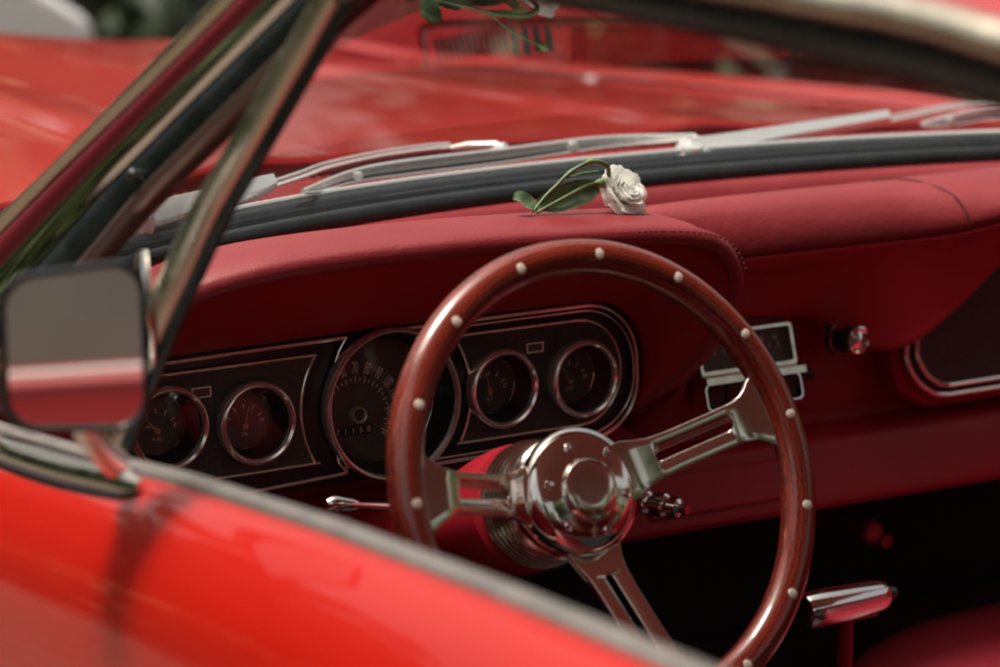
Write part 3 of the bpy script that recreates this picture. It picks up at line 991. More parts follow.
tl = empty('turn_signal_lever', car, (-.17, -.2, .8215))
mb = MB()
A = Vector((-.172, -.205, .8225)) - tl.location; B = Vector((-.03, -.19, .792)) - tl.location
mb.tube([A.lerp(B, t) for t in (0, .02, .05, .10, .16, .19, .21, .60, 1.0)], [.003, .0058, .0070, .0068, .0056, .0056, .0036, .0034, .0040], 16)
obj('lever_rod', mb, 'chrome', tl)

# gear selector
gs = empty('gear_shifter', car, (.378, -.12, .301))
mb = MB()
a = Vector((-.012, -.01, .322)); b = Vector((.086, -.012, .324))
mb.tube([a.lerp(b, t) for t in (0, .02, .06, .3, .6, .9, .97, 1.0)], [.012, .0165, .0178, .0182, .0170, .0150, .0138, .011], 24)
obj('handle', mb, 'chrome', gs)
mb = MB(); mb.tube([b, b + Vector((.006, 0, 0)), b + Vector((.012, 0, 0))], [.0055, .0060, .005], 14)
obj('release_button', mb, 'blackplastic', gs)
mb = MB(); mb.box((.037, -.011, .311), (.070, .020, .008))
mb.tube([(.040, -.011, .310), (.045, -.006, .20), (.048, .0, -.05)], [.0075, .0065, .0065], 12)
obj('shaft', mb, ['dashpaint'], gs, bevel=.002)

# ------------------------------------------------------------------ driver's door, vent window, pillar, roof rail
door = empty('door', car)
DY = lin(-1.36, .12, 46)
mb = MB(); mb.grid(skin_rows(DY, -1))
obj('door_skin', mb, 'paint', door)
mb = MB()
rows = []
for y in DY:
    z = belt_z(y)
    rows.append([(-.4285, y, z - .004), (-.4285, y, z + .0035), (-.4255, y, z + .0065), (-.4185, y, z + .0075), (-.4150, y, z + .0060), (-.4145, y, z - .004)])
mb.grid(rows)
obj('belt_moulding', mb, 'belt', door, angle=60)
mb = MB()
rows = []
for y in DY:
    z = belt_z(y)
    rows.append([(-.4140, y, z - .01), (-.4135, y, z - .001), (-.411, y, z - .001), (-.4075, y, z - .006), (-.407, y, z - .03)])
mb.grid(rows)
obj('window_seal', mb, 'rubber', door, angle=60)
mb = MB()
rows = []
for y in DY:
    z = belt_z(y)
    rows.append([(-.4065, y, z - .045), (-.4055, y, z - .024), (-.402, y, z - .020), (-.386, y, z - .024), (-.376, y, z - .032), (-.370, y, z - .05), (-.366, y, z - .15), (-.37, y, z - .55)])
mb.grid(rows)
obj('door_card', mb, 'vinyl', door, angle=60)
# passenger door
door2 = empty('door', car)
mb = MB(); mb.grid(skin_rows(DY, 1)); obj('door_skin', mb, 'paint', door2)
mb = MB()
mb.grid([[(2 * XC + .43 - dx, y, belt_z(y) + dz) for dx, dz in ((.0, .0), (.005, .008), (.03, .006), (.05, -.02), (.06, -.15), (.055, -.55))] for y in DY])
obj('door_card', mb, 'vinyl', door2)

def ribbon(mb, P, Q, th, out=Vector((-.9, 0, .33)), mi=0, crown=.0, dep=.012):
    """a strip between two polylines with a thickness along 'out'"""
    n = max(len(P), len(Q))
    P = [Vector(p) for p in cr(P, 5)]; Q = [Vector(q) for q in cr(Q, 5)]
    rows = []
    out = out.normalized()
    for p, q in zip(P, Q):
        rows.append([p - out * dep, p, p.lerp(q, .12) + out * th * .8, p.lerp(q, .35) + out * (th + crown * .8), p.lerp(q, .5) + out * (th + crown), p.lerp(q, .65) + out * (th + crown * .8), p.lerp(q, .88) + out * th * .8, q, q - out * dep])
    mb.grid(rows, mi=mi)

KF = [(-.3908, -.0192, 1.0095), (-.3594, -.1458, 1.0951), (-.3344, -.2344, 1.1633), (-.310, -.3222, 1.2297), (-.3007, -.3568, 1.2551)]
KR = [(-.3904, -.0489, 1.0107), (-.3594, -.1639, 1.095), (-.3358, -.2535, 1.1595), (-.3128, -.3378, 1.222), (-.3001, -.3843, 1.2566)]
RC = [(-.396, -.075, .997), (-.3755, -.1427, 1.0512), (-.3566, -.211, 1.1026), (-.3317, -.3014, 1.1707), (-.3111, -.3783, 1.2268), (-.2989, -.4236, 1.26)]
CD = [(-.3965, -.152, .994), (-.3827, -.1939, 1.0317), (-.3612, -.2538, 1.0903), (-.3378, -.3361, 1.1539), (-.3109, -.4311, 1.2272), (-.2995, -.4712, 1.2582)]
def ext(P, z):               # extend the lower end down to height z
    a, b = Vector(P[0]), Vector(P[1]); t = (z - a.z) / (b.z - a.z)
    return [tuple(a + (b - a) * t)] + list(P)
def at_z(P, z):
    for a, b in zip(P, P[1:]):
        if a[2] <= z <= b[2]:
            t = (z - a[2]) / (b[2] - a[2]); return tuple(a[k] + (b[k] - a[k]) * t for k in range(3))
    a, b = (P[0], P[1]) if z < P[0][2] else (P[-2], P[-1])
    t = (z - a[2]) / (b[2] - a[2]); return tuple(a[k] + (b[k] - a[k]) * t for k in range(3))
ZS = [.93, .97, 1.01, 1.05, 1.09, 1.13, 1.17, 1.21, 1.25, 1.262]
S = lambda P: [at_z(P, z) for z in ZS]
def mirror_x(o):
    me = o.data.copy()
    for v in me.vertices: v.co.x = 2 * XC - v.co.x
    c = o.copy(); c.data = me
    me.flip_normals()
    return c
pil = empty('windshield_pillar', car)
pil2 = empty('windshield_pillar', car)
GA = [(-.3414, -.1528, 1.008), (-.3316, -.1862, 1.0347), (-.3055, -.2689, 1.1056), (-.2785, -.3699, 1.1794), (-.259, -.4455, 1.2324), (-.2486, -.4921, 1.2607)]
# pillar body behind the strips, from the outer skin to the screen edge
def pil_parts(mir):
    par = pil2 if mir else pil
    out = []
    mb = MB(); ribbon(mb, S(KR), S(RC), .004, crown=.003)
    out.append(obj('pillar_skin', mb, 'pillar_paint', par))
    mb = MB(); ribbon(mb, S(KF), S(KR), .004, crown=.006)
    out.append(obj('drip_moulding', mb, 'dulltrim', par))
    mb = MB()
    rows = []
    for z in ZS:
        k = Vector(at_z(KF, z)); g = Vector(at_z(GA, z)); c = Vector(at_z(CD, z))
        t = (z - .93) / .33
        xw = XC - .775 + .095 * max(0, (z - 1.0) / .25)
        w = UB(XC - .775).lerp(HB(XC - .775), max(-.25, (z - 1.0) / .25))
        rows.append([k + Vector((.006, .004, 0)), w + Vector((-.004, .012, 0)), w + Vector((.012, -.006, 0)), g + Vector((.0, .012, .0)), g, g + Vector((-.012, -.010, 0)), c + Vector((.02, .0, 0)), c + Vector((.006, .004, 0))])
    mb.grid(rows)
    out.append(obj('pillar_garnish', mb, 'pillar_paint', par, angle=70))
    if mir:
        for o in out:
            me = o.data
            for v in me.vertices: v.co.x = 2 * XC - v.co.x
            me.flip_normals()
pil_parts(False)
pil_parts(True)

vw = empty('vent_window', car)
CH = [tuple(Vector(a).lerp(Vector(b), .62)) for a, b in zip(S(RC), S(CD))]
mb = MB(); ribbon(mb, S(RC), CH, .003, crown=.006)
obj('vent_frame', mb, 'chrome', vw)
CD2 = [(p[0], p[1] - .024, p[2]) for p in CD]
mb = MB(); ribbon(mb, [Vector(p) + Vector((.004, .002, 0)) for p in CH], [Vector(p) + Vector((.004, .008, 0)) for p in S(CD2)], .003, crown=.003)
obj('vent_seal', mb, 'rubber', vw)
CD3 = [(p[0], p[1] - .014, p[2]) for p in CD2]
mb = MB(); ribbon(mb, [Vector(p) + Vector((.004, .003, 0)) for p in S(CD2)], [Vector(p) + Vector((.004, .001, 0)) for p in S(CD3)], .002, crown=.003)
obj('vent_pane_frame', mb, 'pane_frame', vw)
DL = [(-.418, -.315, .935), (-.3927, -.3404, 1.0043), (-.365, -.3569, 1.0798), (-.3325, -.4169, 1.1683), (-.3104, -.4504, 1.2286), (-.302, -.4624, 1.2514)]
DR = [(-.415, -.352, .935), (-.3895, -.3731, 1.013), (-.361, -.3899, 1.0908), (-.3313, -.4507, 1.1716), (-.310, -.4657, 1.2296), (-.3018, -.475, 1.2522)]
DL = [(-.4180, -.328, .93), (-.395, -.345, 1.0), (-.362, -.375, 1.09), (-.3325, -.4169, 1.1683), (-.3104, -.4504, 1.2286), (-.302, -.4624, 1.2514)]
DR = [(p[0] + .002, p[1] - .028 + .010 * i / 5, p[2]) for i, p in enumerate(DL)]
mb = MB(); ribbon(mb, S(DL), S(DR), .006, crown=.006, dep=.005)
obj('division_bar', mb, 'dulltrim', vw)
DB = [(p[0] + .006, p[1] - .009, p[2]) for p in DR]
mb = MB(); ribbon(mb, [Vector(p) + Vector((.005, 0, 0)) for p in S(DR)], [Vector(p) for p in S(DB)], .002, crown=.002, dep=.002)
obj('division_seal', mb, 'rubber', vw)
mb = MB()
P, Q = S(CD2), S(DL)
mb.grid([[Vector(p) + Vector((.008, 0, 0)), Vector(q) + Vector((.008, 0, 0))] for p, q in zip(P, Q) if q[1] < p[1] - .002])
obj('vent_pane', mb, 'ventglass', vw)
mb = MB()                     # vent catch
c = Vector(at_z(CH, 1.112)) + Vector((-.004, -.006, 0))
mb.lathe([(0, .008), (.0035, .007), (.005, .005), (.005, -.006)], c + Vector((-.004, -.016, -.008)), (-.9, -.3, .2), 16)
obj('vent_catch', mb, 'rubber', vw)
mb = MB()
c = Vector(at_z(DL, 1.03))
mb.tube([c + Vector((-.010, -.004, .035)), c + Vector((-.014, -.010, .012)), c + Vector((-.012, -.014, -.02)), c + Vector((-.008, -.010, -.055))], [.005, .009, .009, .006], 14, flat=.6, up=(-1, 0, .3))
obj('division_foot', mb, 'chrome', vw)

# roof with its drip rail
roof = empty('roof', car)
RY = [-.36, -.42, -.50, -.60, -.685, -.75, -.84, -.92, -.997, -1.057, -1.127, -1.25, -1.45, -1.7]
def rail_z(y):
    return interp([(-1.7, 1.06), (-1.45, 1.150), (-1.25, 1.214), (-1.127, 1.2399), (-1.057, 1.2493), (-.997, 1.2561), (-.943, 1.2579), (-.868, 1.2607), (-.75, 1.264), (-.60, 1.266), (-.5, 1.265), (-.42, 1.262), (-.36, 1.254)], y)
mb = MB()
rows = []; rowsb = []
ys = lin(-.375, -1.62, 40)
for y in ys:
    z = rail_z(y)
    x = -.278 - .10 * (1.258 - z)
    rows.append([(x + .012, y, z - .004), (x - .006, y, z - .002), (x - .012, y, z + .002), (x - .0125, y, z + .010), (x - .008, y, z + .0155), (x + .001, y, z + .0165), (x + .010, y, z + .013)])
mb.grid(rows)
obj('drip_rail', mb, 'dulltrim', roof, angle=60)
mb = MB(); rows = []
for y in ys:
    z = rail_z(y); x = -.278 - .10 * (1.258 - z)
    t = min(1, max(0, (-.55 - y) / .5))
    dz = -.006 - .010 * t
    rows.append([(x + .010, y, z + .001), (x - .003, y, z - .003), (x - .004, y, z + dz - .006), (x + .004, y, z + dz - .012), (x + .020, y, z + dz - .012), (x + .032, y, z - .004)])
mb.grid(rows)
obj('door_weatherstrip', mb, 'rubber', roof, angle=60)
mb = MB(); rows = []
for y in lin(-.300, -1.30, 30):
    yy = min(y, -.375)
    z = rail_z(yy); x = -.278 - .10 * (1.258 - z)
    row = []
    for t in lin(0, 1, 31):
        xx = x + .006 + (2 * (XC - x) - .012) * t
        s = sin(pi * t)
        yb = y if True else y
        zz = z + .012 + .040 * (1 - (2 * t - 1) ** 4) * (1 - .3 * (y + .3) ** 2)
        if y > -.375:
            yv = y - .12 * (2 * t - 1) ** 2 * ((y + .375) / .075)
            zz = 1.283 - .034 * (2 * t - 1) ** 2 + .008
            row.append((xx, min(yv, HB(xx).y + .02), zz))
        else:
            row.append((xx, y, zz))
    rows.append(row)
mb.grid(rows)
obj('roof_skin', mb, 'paint', roof)
mb = MB()
rows = []
for y in lin(-.36, -1.29, 20):
    z = rail_z(y); x = -.278 - .10 * (1.258 - z)
    rows.append([(x + .03 + (2 * (XC - x) - .06) * t, y, z - .008 + .028 * sin(pi * t)) for t in lin(0, 1, 13)])
mb.grid(rows)
obj('headliner', mb, 'headliner', roof)

mb = MB()
mb.grid([[(XC - .50 + 1.0 * t, y, z + .03 * sin(pi * t)) for t in lin(0, 1, 13)] for y, z in ((-1.29, 1.222), (-1.45, 1.155), (-1.62, 1.085), (-1.74, 1.045))])
obj('rear_window', mb, 'glass', car)
# rear quarter, tail, floor, bulkhead
for side in (-1, 1):
    mb = MB()
    def qx(y): return [( -.27 - .11 * t, y, rail_z(min(y, -1.37)) * (1 - t) + belt_z(-1.37) * t) for t in (0.05, .4, .8)] if y < -1.45 else []
    rows = []
    for y in lin(-1.38, -2.55, 18):
        rows.append([(-.428 + a, y, belt_z(y) - .05 * max(0, (-y - 1.4)) ** 2 + b) for a, b in SKIN])
    if side > 0: rows = [[(2 * XC - p[0], p[1], p[2]) for p in r] for r in rows]
    mb.grid(rows)
    obj('rear_fender', mb, 'paint', car)
mb = MB()
mb.grid([[(x, y, z) for y, z in ((-1.72, 1.06), (-1.95, .98), (-2.2, .945), (-2.5, .90), (-2.56, .80), (-2.56, .45))] for x in lin(XC - .845, XC + .845, 17)])
obj('trunk_lid', mb, 'paint', car)
mb = MB()
mb.grid([[(x, y, z) for y, z in ((.30, .95), (.27, .80), (.30, .45), (.20, .28), (-.2, .26), (-1.3, .26), (-1.5, .35), (-1.55, .74))] for x in lin(XC - .80, XC + .80, 9)])
obj('floor_and_firewall', mb, 'dark', car)
mb = MB()
mb.grid([[(x, y, z) for y, z in ((.24, .46), (.15, .30), (-.2, .285), (-1.3, .285))] for x in lin(XC - .78, XC + .78, 9)])
obj('carpet', mb, 'carpet', car)
mb = MB()
mb.grid([[(x, y, z) for x, z in ((XC - .13, .28), (XC - .11, .36), (XC, .39), (XC + .11, .36), (XC + .13, .28))] for y in lin(.22, -1.2, 8)])
obj('transmission_tunnel', mb, 'carpet', car)
for wy in (1.35, -1.45):
    for s in (-1, 1):
        w = empty('wheel', car, (XC + s * .74, wy, .31))
        mb = MB(); mb.lathe([(.19, -.09), (.29, -.085), (.31, -.06), (.31, .06), (.29, .085), (.19, .09)], (0, 0, 0), (1, 0, 0), 32)
        obj('tyre', mb, 'tyre', w)
        mb = MB(); mb.lathe([(.001, s * .06), (.06, s * .07), (.15, s * .05), (.19, s * .08)], (0, 0, 0), (1, 0, 0), 32)
        obj('wheel_disc', mb, 'chrome', w)

# seats
def seat(cx, y0, ytop):
    s = empty('seat', car, (cx, 0, .266))
    mb = MB()
    rows = []
    for k in lin(0, 1, 9):
        pass
    def sq(u, v): return 1 - (abs(u) ** 4 + abs(v) ** 4) * .5
    n = 22
    rows = []
    for i in range(n + 1):
        u = -1 + 2 * i / n; row = []
        for j in range(n + 1):
            v = -1 + 2 * j / n
            # superellipse footprint
            m = max(abs(u), abs(v)); r = (abs(u) ** 3 + abs(v) ** 3) ** (1 / 3) or 1
            f = m / r
            uu, vv = u * f, v * f
            e = m
            z = .205 + .055 * (1 - e ** 6) - .012 * (1 - uu * uu) * (1 - vv * vv) + .02 * vv
            row.append((uu * .285, y0 - .27 + vv * .27, z))
        rows.append(row)
    mb.grid(rows)
    edge = [(u * .285, y0 - .27 + v * .27) for u, v in []]
    ring = [rows[i][0] for i in range(n + 1)] + [rows[n][j] for j in range(1, n + 1)] + [rows[i][n] for i in range(n - 1, -1, -1)] + [rows[0][j] for j in range(n - 1, 0, -1)]
    mb.grid([ring, [(p[0] * 1.01, p[1], p[2] - .02) for p in ring], [(p[0] * .98, p[1], .02) for p in ring]], closed_v=True)
    obj('seat_cushion', mb, 'seat', s, sub=1, angle=80)
    mb = MB()
    rows = []
    for i in range(15):
        t = i / 14
        y = y0 - .50 - .20 * t
        z = .20 + (ytop - .28 - .20) * t
        w = .27 * (1 - .25 * t ** 3)
        th = .07 * (1 - .5 * t ** 2)
        if i == 14: w *= .8; th *= .4
        rows.append([(w * (abs(cos(a)) ** .6) * (1 if cos(a) > 0 else -1), y + th * (abs(sin(a)) ** .8) * (1 if sin(a) > 0 else -1), z) for a in lin(0, 2 * pi * 23 / 24, 24)])
    mb.grid(rows, closed_v=True)
    mb.add(rows[-1], [tuple(range(24))])
    obj('seat_backrest', mb, 'seat', s, sub=1, angle=80)
    return s
seat(.775, .085, .84)
seat(0, -.62, .76)

# ------------------------------------------------------------------ door mirror
mir = empty('side_mirror', car, (-.4990, -.482, 1.032))
mdir = Vector((-.35, -.93, .083)).normalized()
mx_ = Vector((1, 0, 0)); mx_ = (mx_ - mdir * mx_.dot(mdir)).normalized(); mz_ = mx_.cross(-mdir) * -1
mz_ = mdir.cross(mx_) * -1
if mz_.z < 0: mz_ = -mz_
ML = lambda u, v, h: mx_ * u + mz_ * v + mdir * h
def mshape(w, h, r, n=8):
    P = rrect(-w, w, -h, h, r, r, n)
    return [(u + .03 * v - .06 * v * (u / w) * 0, v * (1 + .06 * (u / w))) for u, v in P]
mb = MB()
prof = [(1.0, .0), (1.0, .003), (.985, .005), (.94, .0055), (.91, .004), (.90, .000)]
O_ = mshape(.0450, .0515, .020)
rows = []
for s, h in [(.30, -.042), (.62, -.040), (.84, -.030), (.96, -.016)] + prof:
    rows.append([ML(u * s if s < .9 or True else u, v * s, h) for u, v in O_])
mb.grid(rows[:5], closed_v=True)
mb.add(rows[0], [tuple(range(len(O_)))])
obj('mirror_housing', mb, 'chrome', mir)
mb = MB(); mb.grid(rows[4:], closed_v=True)
obj('mirror_gasket', mb, 'rubber', mir)
mb = MB()
mb.add([ML(u * .905, v * .905, .0015) for u, v in O_], [tuple(range(len(O_)))])
obj('mirror_glass', mb, 'mirror', mir, smooth=False)
mb = MB()
q = lambda x, y, z: Vector((x, y, z)) - mir.location
mb.tube([q(-.492, -.466, .990), q(-.484, -.462, .972), q(-.468, -.450, .955), q(-.455, -.440, .944)], [.0075, .0080, .0085, .0095], 16)
obj('mirror_arm', mb, 'silver', mir)
mb = MB()
# foot, a long teardrop lying on the door top
ft = []
for t in lin(0, 1, 15):
    y_ = -.452 + .235 * t
    c = q(-.4435 + .002 * t, y_, belt_z(y_) - .0005)
    w = .0105 * sin(pi * min(1, .12 + t * .55)) ** .6 * (1 if t < .95 else .7)
    if t == 0: w *= .35
    hgt = .009 * (1 - .25 * t) * (.4 if t == 0 else 1)
    ft.append([c + Vector((cos(a) * w, 0, max(0, sin(a)) * hgt + (-.004 if sin(a) < -.1 else 0) + cos(a) * w * .35)) for a in lin(0, 2 * pi * 15 / 16, 16)])
mb.grid(ft, closed_v=True)
for r in (ft[0], ft[-1]): mb.add(r, [tuple(range(16))])
obj('mirror_stand', mb, 'steel', mir)
mb = MB()
ft2 = [[Vector(p) + Vector((0, 0, -.004)) + (Vector(p) - sum(r, Vector()) / 16) * .18 for p in r] for r in ft]
for r in ft2:
    zb = min(p.z for p in r)
    for p in r: p.z = zb + min(p.z - zb, .006)
mb.grid(ft2, closed_v=True)
for r in (ft2[0], ft2[-1]): mb.add(r, [tuple(range(16))])
obj('stand_gasket', mb, 'gasket', mir)

# ------------------------------------------------------------------ the flower on the dash
fl = empty('white_rose', None, (.19, -.02, .998))
tag(fl, 'white rose with green stem and leaves lying on the red dash pad', 'flower')
fo = fl.location
FCc = Vector((.2415, -.020, 1.0105))
FD = Vector((.16, -.66, .42)).normalized()
fa = FD.orthogonal().normalized(); fb = FD.cross(fa)
mb = MB()
rnd = random.Random(11)
SCF = .98
def petal(ang, r0, r1, open_, width, hgt, tw):
    rows = []
    for i in range(10):
        t = i / 9
        row = []
        for j in range(13):
            s = -1 + 2 * j / 12
            wa = width * (sin(pi * (.10 + .62 * t)) ** .7)
            a = ang + s * wa + tw * t
            r = r0 + (r1 - r0) * (t ** .8) - .0010 * s * s
            curl = open_ * max(0, t - .6) ** 1.5
            r += curl * .03
            hh = -.015 + hgt * t - curl * .020 - .0035 * s * s * t
            wav = .0008 * sin(s * 4 + ang * 7) * t * t + .0004 * sin(s * 11 + ang * 3) * t * t
            p = FCc + (fa * cos(a) + fb * sin(a)) * (r + wav) * SCF + FD * (hh + wav * .6) * SCF
            row.append(p - fo)
        rows.append(row)
    mb.grid(rows)
for ring, (cnt, r0, r1, op, wd, hg) in enumerate([(3, .0015, .0030, .1, 1.3, .026), (4, .003, .0062, .15, 1.05, .0265), (5, .0045, .0098, .35, .90, .0265), (6, .006, .0135, .6, .78, .0255), (7, .0070, .0172, .9, .72, .0225), (8, .0080, .0198, 1.1, .62, .0175)]):
    for i in range(cnt):
        petal(2 * pi * i / cnt + ring * 1.7 + rnd.uniform(-.2, .2), r0, r1 * rnd.uniform(.93, 1.06), op * rnd.uniform(.8, 1.3), wd, hg * rnd.uniform(.92, 1.06), rnd.uniform(-.1, .25))
obj('rose_bloom', mb, 'petal', fl, solid=.0003, sub=1, angle=180)
mb = MB()
cal = FCc - FD * .0185
for i in range(5):
    a = 2 * pi * i / 5
    d = fa * cos(a) + fb * sin(a)
    mb.tube([cal - fo - FD * .004, cal + d * .006 - fo + FD * .002, cal + d * .012 - fo + FD * .012], [.0018, .0026, .0004], 6, flat=.4)
mb.tube([cal - FD * .006 - fo, cal - fo, cal + FD * .004 - fo], [.0018, .0042, .0060], 10)
# green throat where the flower meets its stalk
mb.tube([Vector((.2095, -.016, 1.0185)) - fo, Vector((.216, -.016, 1.0190)) - fo, Vector((.222, -.016, 1.0185)) - fo], [.0022, .0046, .0050], 10)
obj('calyx', mb, 'calyx', fl)
mb = MB()
base = Vector((.1418, -.020, 1.0000))
P1 = cr([base, (.1560, -.018, 1.0125), (.1700, -.016, 1.0215), (.1790, -.016, 1.0285), (.1890, -.017, 1.0345), (.2030, -.018, 1.0395), (.2150, -.018, 1.0385), (.2240, -.017, 1.0330), (.2270, -.014, 1.0240)], 6)
mb.tube([Vector(p) - fo for p in P1], [.0013 + .0009 * i / (len(P1) - 1) for i in range(len(P1))], 8)
P2 = cr([base + Vector((.003, -.002, -.0005)), (.163, -.022, 1.0065), (.183, -.022, 1.0140), (.200, -.020, 1.0190), (.214, -.018, 1.0200)], 6)
mb.tube([Vector(p) - fo for p in P2], .0015, 8)
P3 = cr([(.1775, -.016, 1.0270), (.188, -.014, 1.0275), (.201, -.012, 1.0290), (.218, -.010, 1.0290)], 5)
mb.tube([Vector(p) - fo for p in P3], .0012, 6)
obj('stem', mb, 'stem', fl)
def leaf(P, width, up, twist=0.):
    P = [Vector(p) for p in cr(P, 5)]; n = len(P)
    rows = []
    mb = MB()
    for i, p in enumerate(P):
        t = i / (n - 1)
        w = width * (sin(pi * min(1, .06 + t * .92)) ** .65)
        tg = (P[min(i + 1, n - 1)] - P[max(i - 1, 0)]).normalized()
        u = Vector(up); u = (u - tg * u.dot(tg)).normalized()
        s = tg.cross(u)
        u2 = u * cos(twist * t) + s * sin(twist * t); s2 = tg.cross(u2)
        rows.append([p + s2 * w * k + u2 * (abs(k) ** 1.5) * w * .35 + u2 * .0005 * sin(i * .6 + k * 2) - fo for k in lin(-1, 1, 9)])
    mb.grid(rows)
    obj('leaf', mb, 'leaf', fl, sub=1, angle=180)
leaf([(.150, -.018, 1.0030), (.166, -.018, 1.0062), (.184, -.017, 1.0110), (.203, -.016, 1.0140), (.216, -.015, 1.0170)], .0120, (.1, -.85, .5), .25)
leaf([(.1460, -.020, 1.0010), (.140, -.018, 1.0060), (.133, -.017, 1.0095), (.127, -.017, 1.0120), (.1225, -.017, 1.0130)], .0100, (.2, -.80, .55), .4)
leaf([(.148, -.016, 1.0020), (.156, -.013, 1.0080), (.164, -.011, 1.0095), (.172, -.010, 1.0085)], .0050, (.1, -.8, .6), .1)
mb = MB()                # side shoot with a bud
B1 = cr([(.1775, -.015, 1.0275), (.196, .002, 1.0300), (.214, .014, 1.0310), (.228, .022, 1.0315)], 5)
mb.tube([Vector(p) - fo for p in B1], .0011, 8)
bc = Vector((.2315, .024, 1.0317)); bd = Vector((.85, .5, .05)).normalized()
mb.lathe([(.0008, -.004), (.0030, -.001), (.0036, .002), (.0024, .006), (.0004, .009)], bc - fo, bd, 12, mi=1)
obj('bud', mb, ['stem', 'calyx'], fl)

# ------------------------------------------------------------------ surroundings
mb = MB()
mb.grid([[(x, y, 0) for y in lin(-150, 150, 21)] for x in lin(-150, 150, 21)])
g = obj('ground', mb, 'ground'); tag(g, kind='structure')

def leaf_cloud(mb, c, rad, n, size, rng, mi_p=.35):
    c = Vector(c)
    for _ in range(n):
        while True:
            v = Vector((rng.uniform(-1, 1), rng.uniform(-1, 1), rng.uniform(-1, 1)))
            if .35 < v.length < 1: break
        p = c + Vector((v.x * rad[0], v.y * rad[1], v.z * rad[2]))
        a = Vector((rng.uniform(-1, 1), rng.uniform(-1, 1), rng.uniform(-.6, 1))).normalized()
        b = a.orthogonal().normalized() * size * rng.uniform(.6, 1.3); d = a.cross(b) * .7
        mb.add([p - b, p - d * .6, p + b, p + d * .6], [(0, 1, 2, 3)], 1 if rng.random() < mi_p else 0)
rng = random.Random(7)
mb = MB()
spots = [(-6.5 + .8 * k + rng.uniform(-.3, .3), 11.5 + .55 * k) for k in range(6)] + [(-9.5, 8.), (-11, 4.5), (-11.5, 1.), (-11, -3.5)]
for k in range(30):
    a = 2 * pi * k / 30 + rng.uniform(-.07, .07)
    R = rng.uniform(19, 27)
    if .45 < a < .95 and k % 3: continue
    spots.append((R * sin(a), R * cos(a)))
for (x, y) in spots:
    H = rng.uniform(5.0, 9.5) if (x * x + y * y) > 330 else rng.uniform(4.0, 5.2)
    for q in range(7):
        leaf_cloud(mb, (x + rng.uniform(-1.8, 1.8), y + rng.uniform(-1.8, 1.8), H * rng.uniform(.22, .95)), (rng.uniform(1.3, 2.3), rng.uniform(1.3, 2.3), rng.uniform(.9, 1.7)), 150, .42, rng)
    mb.tube([(x, y, -.1), (x + .1, y, H * .4), (x, y + .1, H * .8)], [.25, .18, .06], 8, mi=2)
    for q in range(2): leaf_cloud(mb, (x + rng.uniform(-2.2, 2.2), y + rng.uniform(-2.2, 2.2), .8), (2.0, 2.0, 1.1), 130, .35, rng, .15)
tl_ = obj('tree_line', mb, ['foliage', 'foliage_lit', 'bark'], None, smooth=False, merge=False)
tag(tl_, 'green belt of trees and bushes beyond the parked cars', 'trees', kind='stuff')

def parked(label, loc, rz, paint, top=None):
    wc = empty('parked_car', None, loc)
    tag(wc, label, 'car')
    wc.rotation_euler = (0, 0, rz)
    mb = MB()
    side = [(-2.1, .35), (-2.15, .62), (-1.9, .80), (-1.1, .90), (-.35, .93), (.35, .95), (1.35, .96), (1.9, .88), (2.14, .72), (2.1, .5), (2.0, .3)]
    mb.prism(side, lambda u, v, h: Vector((u, h * (1 - .12 * abs(v - .62)), v)), -.85, .85)
    obj('body', mb, paint, wc, bevel=.07, seg=4)
    mb = MB()
    cab = [(-.95, .90), (-.25, 1.30), (.2, 1.37), (.8, 1.35), (1.45, .96), (1.4, .92)]
    mb.prism(cab, lambda u, v, h: Vector((u, h * (1 - .25 * max(0, v - .92)), v)), -.74, .74)
    obj('cabin' if top is None else 'window_tone_cabin', mb, top or paint, wc, bevel=.05, seg=3)  # with top set, a plain toned cabin replaces the reflecting windows
    for s in (-1, 1):
        mb = MB()
        if top: break
        win_ = [(-.70, .975), (-.20, 1.25), (.2, 1.31), (.75, 1.29), (1.15, .985)]
        mb.add([Vector((u, s * .752 * (1 - .25 * max(0, v - .92)), v)) for u, v in win_], [(0, 1, 2, 3, 4)])
        obj('window', mb, 'carglass', wc, smooth=False)
    for s in (-1, 1):
        mb = MB()
        mb.tube([(-1.9, s * .835, .80), (-1.1, s * .83, .895), (.35, s * .825, .945), (1.9, s * .83, .875)], .007, 8)
        obj('chrome_strip', mb, 'silver', wc)
    for x in (-1.35, 1.3):
        for s in (-1, 1):
            mb = MB(); mb.lathe([(.001, s * .02), (.20, s * .03), (.22, s * .06), (.32, s * .05), (.33, -s * .1)], (x, s * .80, .33), (0, 1, 0), 28)
            obj('wheel', mb, 'tyre', wc)
parked('blurred white parked car beyond the red bonnet', (-.24, 5.6, 0), 0, 'white_paint')
parked('red parked car with bright belt strip seen only in the door mirror', (-1.6, -5.0, -.09), radians(-8), 'paint_plain', 'tan')
rng = random.Random(3)
mb = MB()
x = -4.
while x < 14:
    leaf_cloud(mb, (x, 9.6 + rng.uniform(-.2, .2), rng.uniform(.45, .75)), (.7, .6, .75), 170, .13, rng, .12)
    x += .42
y = -2.
while y < 9.6:
    leaf_cloud(mb, (3.9 + rng.uniform(-.2, .2), y, rng.uniform(.35, .70)), (.6, .7, .70), 170, .12, rng, .10)
    y += .42
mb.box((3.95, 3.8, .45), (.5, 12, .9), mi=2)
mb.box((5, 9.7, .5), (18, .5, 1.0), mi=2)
hd = obj('hedge', mb, ['foliage_dark', 'foliage', 'dark'], None, smooth=False, merge=False)
tag(hd, 'dark green blurred hedge beyond the bonnet and the white parked car', 'hedge')

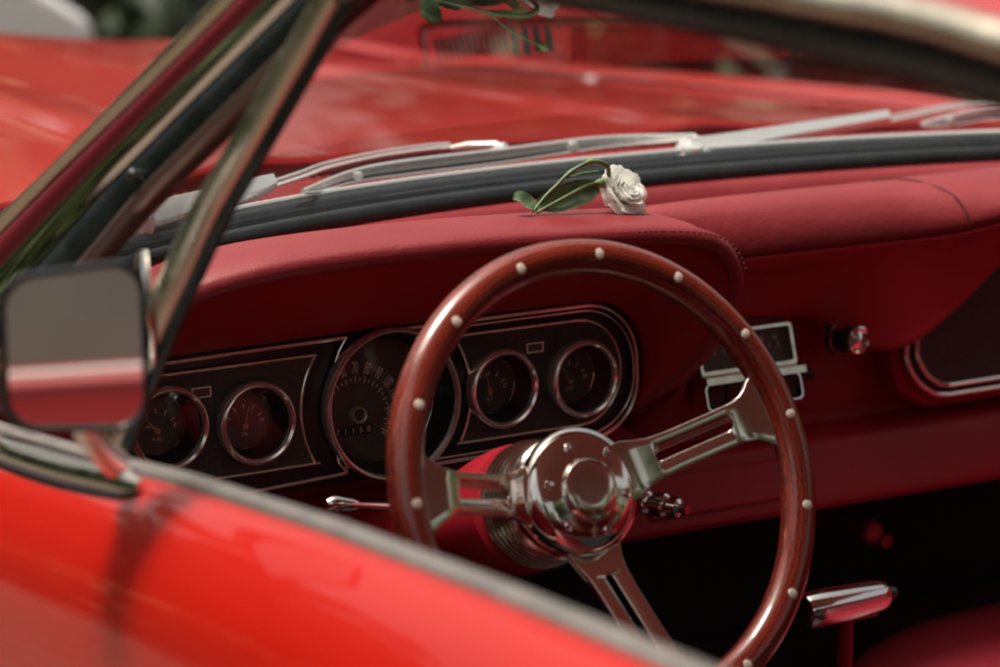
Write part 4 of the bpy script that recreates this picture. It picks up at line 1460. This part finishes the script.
mb = MB()  # out-of-view hedge added to block low sky and darken the lower door
y = -3.0
while y < 7.5:
    leaf_cloud(mb, (-3.0 + rng.uniform(-.15, .15), y, rng.uniform(.25, .55)), (.5, .6, .50), 190, .10, rng, .25)
    y += .40
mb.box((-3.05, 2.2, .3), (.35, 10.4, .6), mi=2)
h2 = obj('hedge', mb, ['foliage', 'foliage_lit', 'dark'], None, smooth=False, merge=False)
tag(h2, 'added green hedge beside the driver side, out of view, shaping reflections in paint and chrome', 'hedge')

# ------------------------------------------------------------------ light
SUN_DIR = Vector((-.22, .18, .95)).normalized()
w = bpy.data.worlds.new('World'); scene.world = w; w.use_nodes = True
nt = w.node_tree
bg = nt.nodes['Background']
sky = nt.nodes.new('ShaderNodeTexSky'); sky.sky_type = 'NISHITA'; sky.sun_disc = False
sky.sun_elevation = math.asin(SUN_DIR.z); sky.sun_rotation = atan2(SUN_DIR.x, SUN_DIR.y)
sky.air_density = 1.0; sky.dust_density = 6.0; sky.ozone_density = .6
hs = nt.nodes.new('ShaderNodeHueSaturation')          # hazy, milky daylight
hs.inputs['Saturation'].default_value = .45
nt.links.new(sky.outputs['Color'], hs.inputs['Color'])
wm = nt.nodes.new('ShaderNodeMix'); wm.data_type = 'RGBA'; wm.blend_type = 'MULTIPLY'
wm.inputs['Factor'].default_value = 1.0
wm.inputs[7].default_value = (1.08, .99, .86, 1)
nt.links.new(hs.outputs['Color'], wm.inputs[6])
nt.links.new(wm.outputs[2], bg.inputs['Color'])
bg.inputs['Strength'].default_value = .15
sl_ = bpy.data.lights.new('sun', 'SUN'); sl_.energy = 5.0; sl_.angle = radians(14); sl_.color = (1, .95, .87)
so = bpy.data.objects.new('sun', sl_); COL.objects.link(so)
so.rotation_euler = SUN_DIR.to_track_quat('Z', 'Y').to_euler()

# ------------------------------------------------------------------ camera
YAW, PIT = radians(32.6485), radians(11.6033)
cam = bpy.data.cameras.new('camera'); co = bpy.data.objects.new('camera', cam); COL.objects.link(co)
co.location = (-1.1598, -1.9976, 1.3768)
co.rotation_euler = (pi / 2 - PIT, 0, -YAW)
cam.sensor_width = 36; cam.lens = 97.8
cam.clip_start = .05; cam.clip_end = 600
cam.dof.use_dof = True; cam.dof.focus_distance = 2.30; cam.dof.aperture_fstop = 4.2; cam.dof.aperture_blades = 0
scene.camera = co
scene.view_settings.view_transform = 'Standard'
scene.view_settings.look = 'None'
scene.view_settings.exposure = 0
scene.render.engine = 'CYCLES'
scene.cycles.max_bounces = 10
scene.cycles.transparent_max_bounces = 12
scene.cycles.use_denoising = True
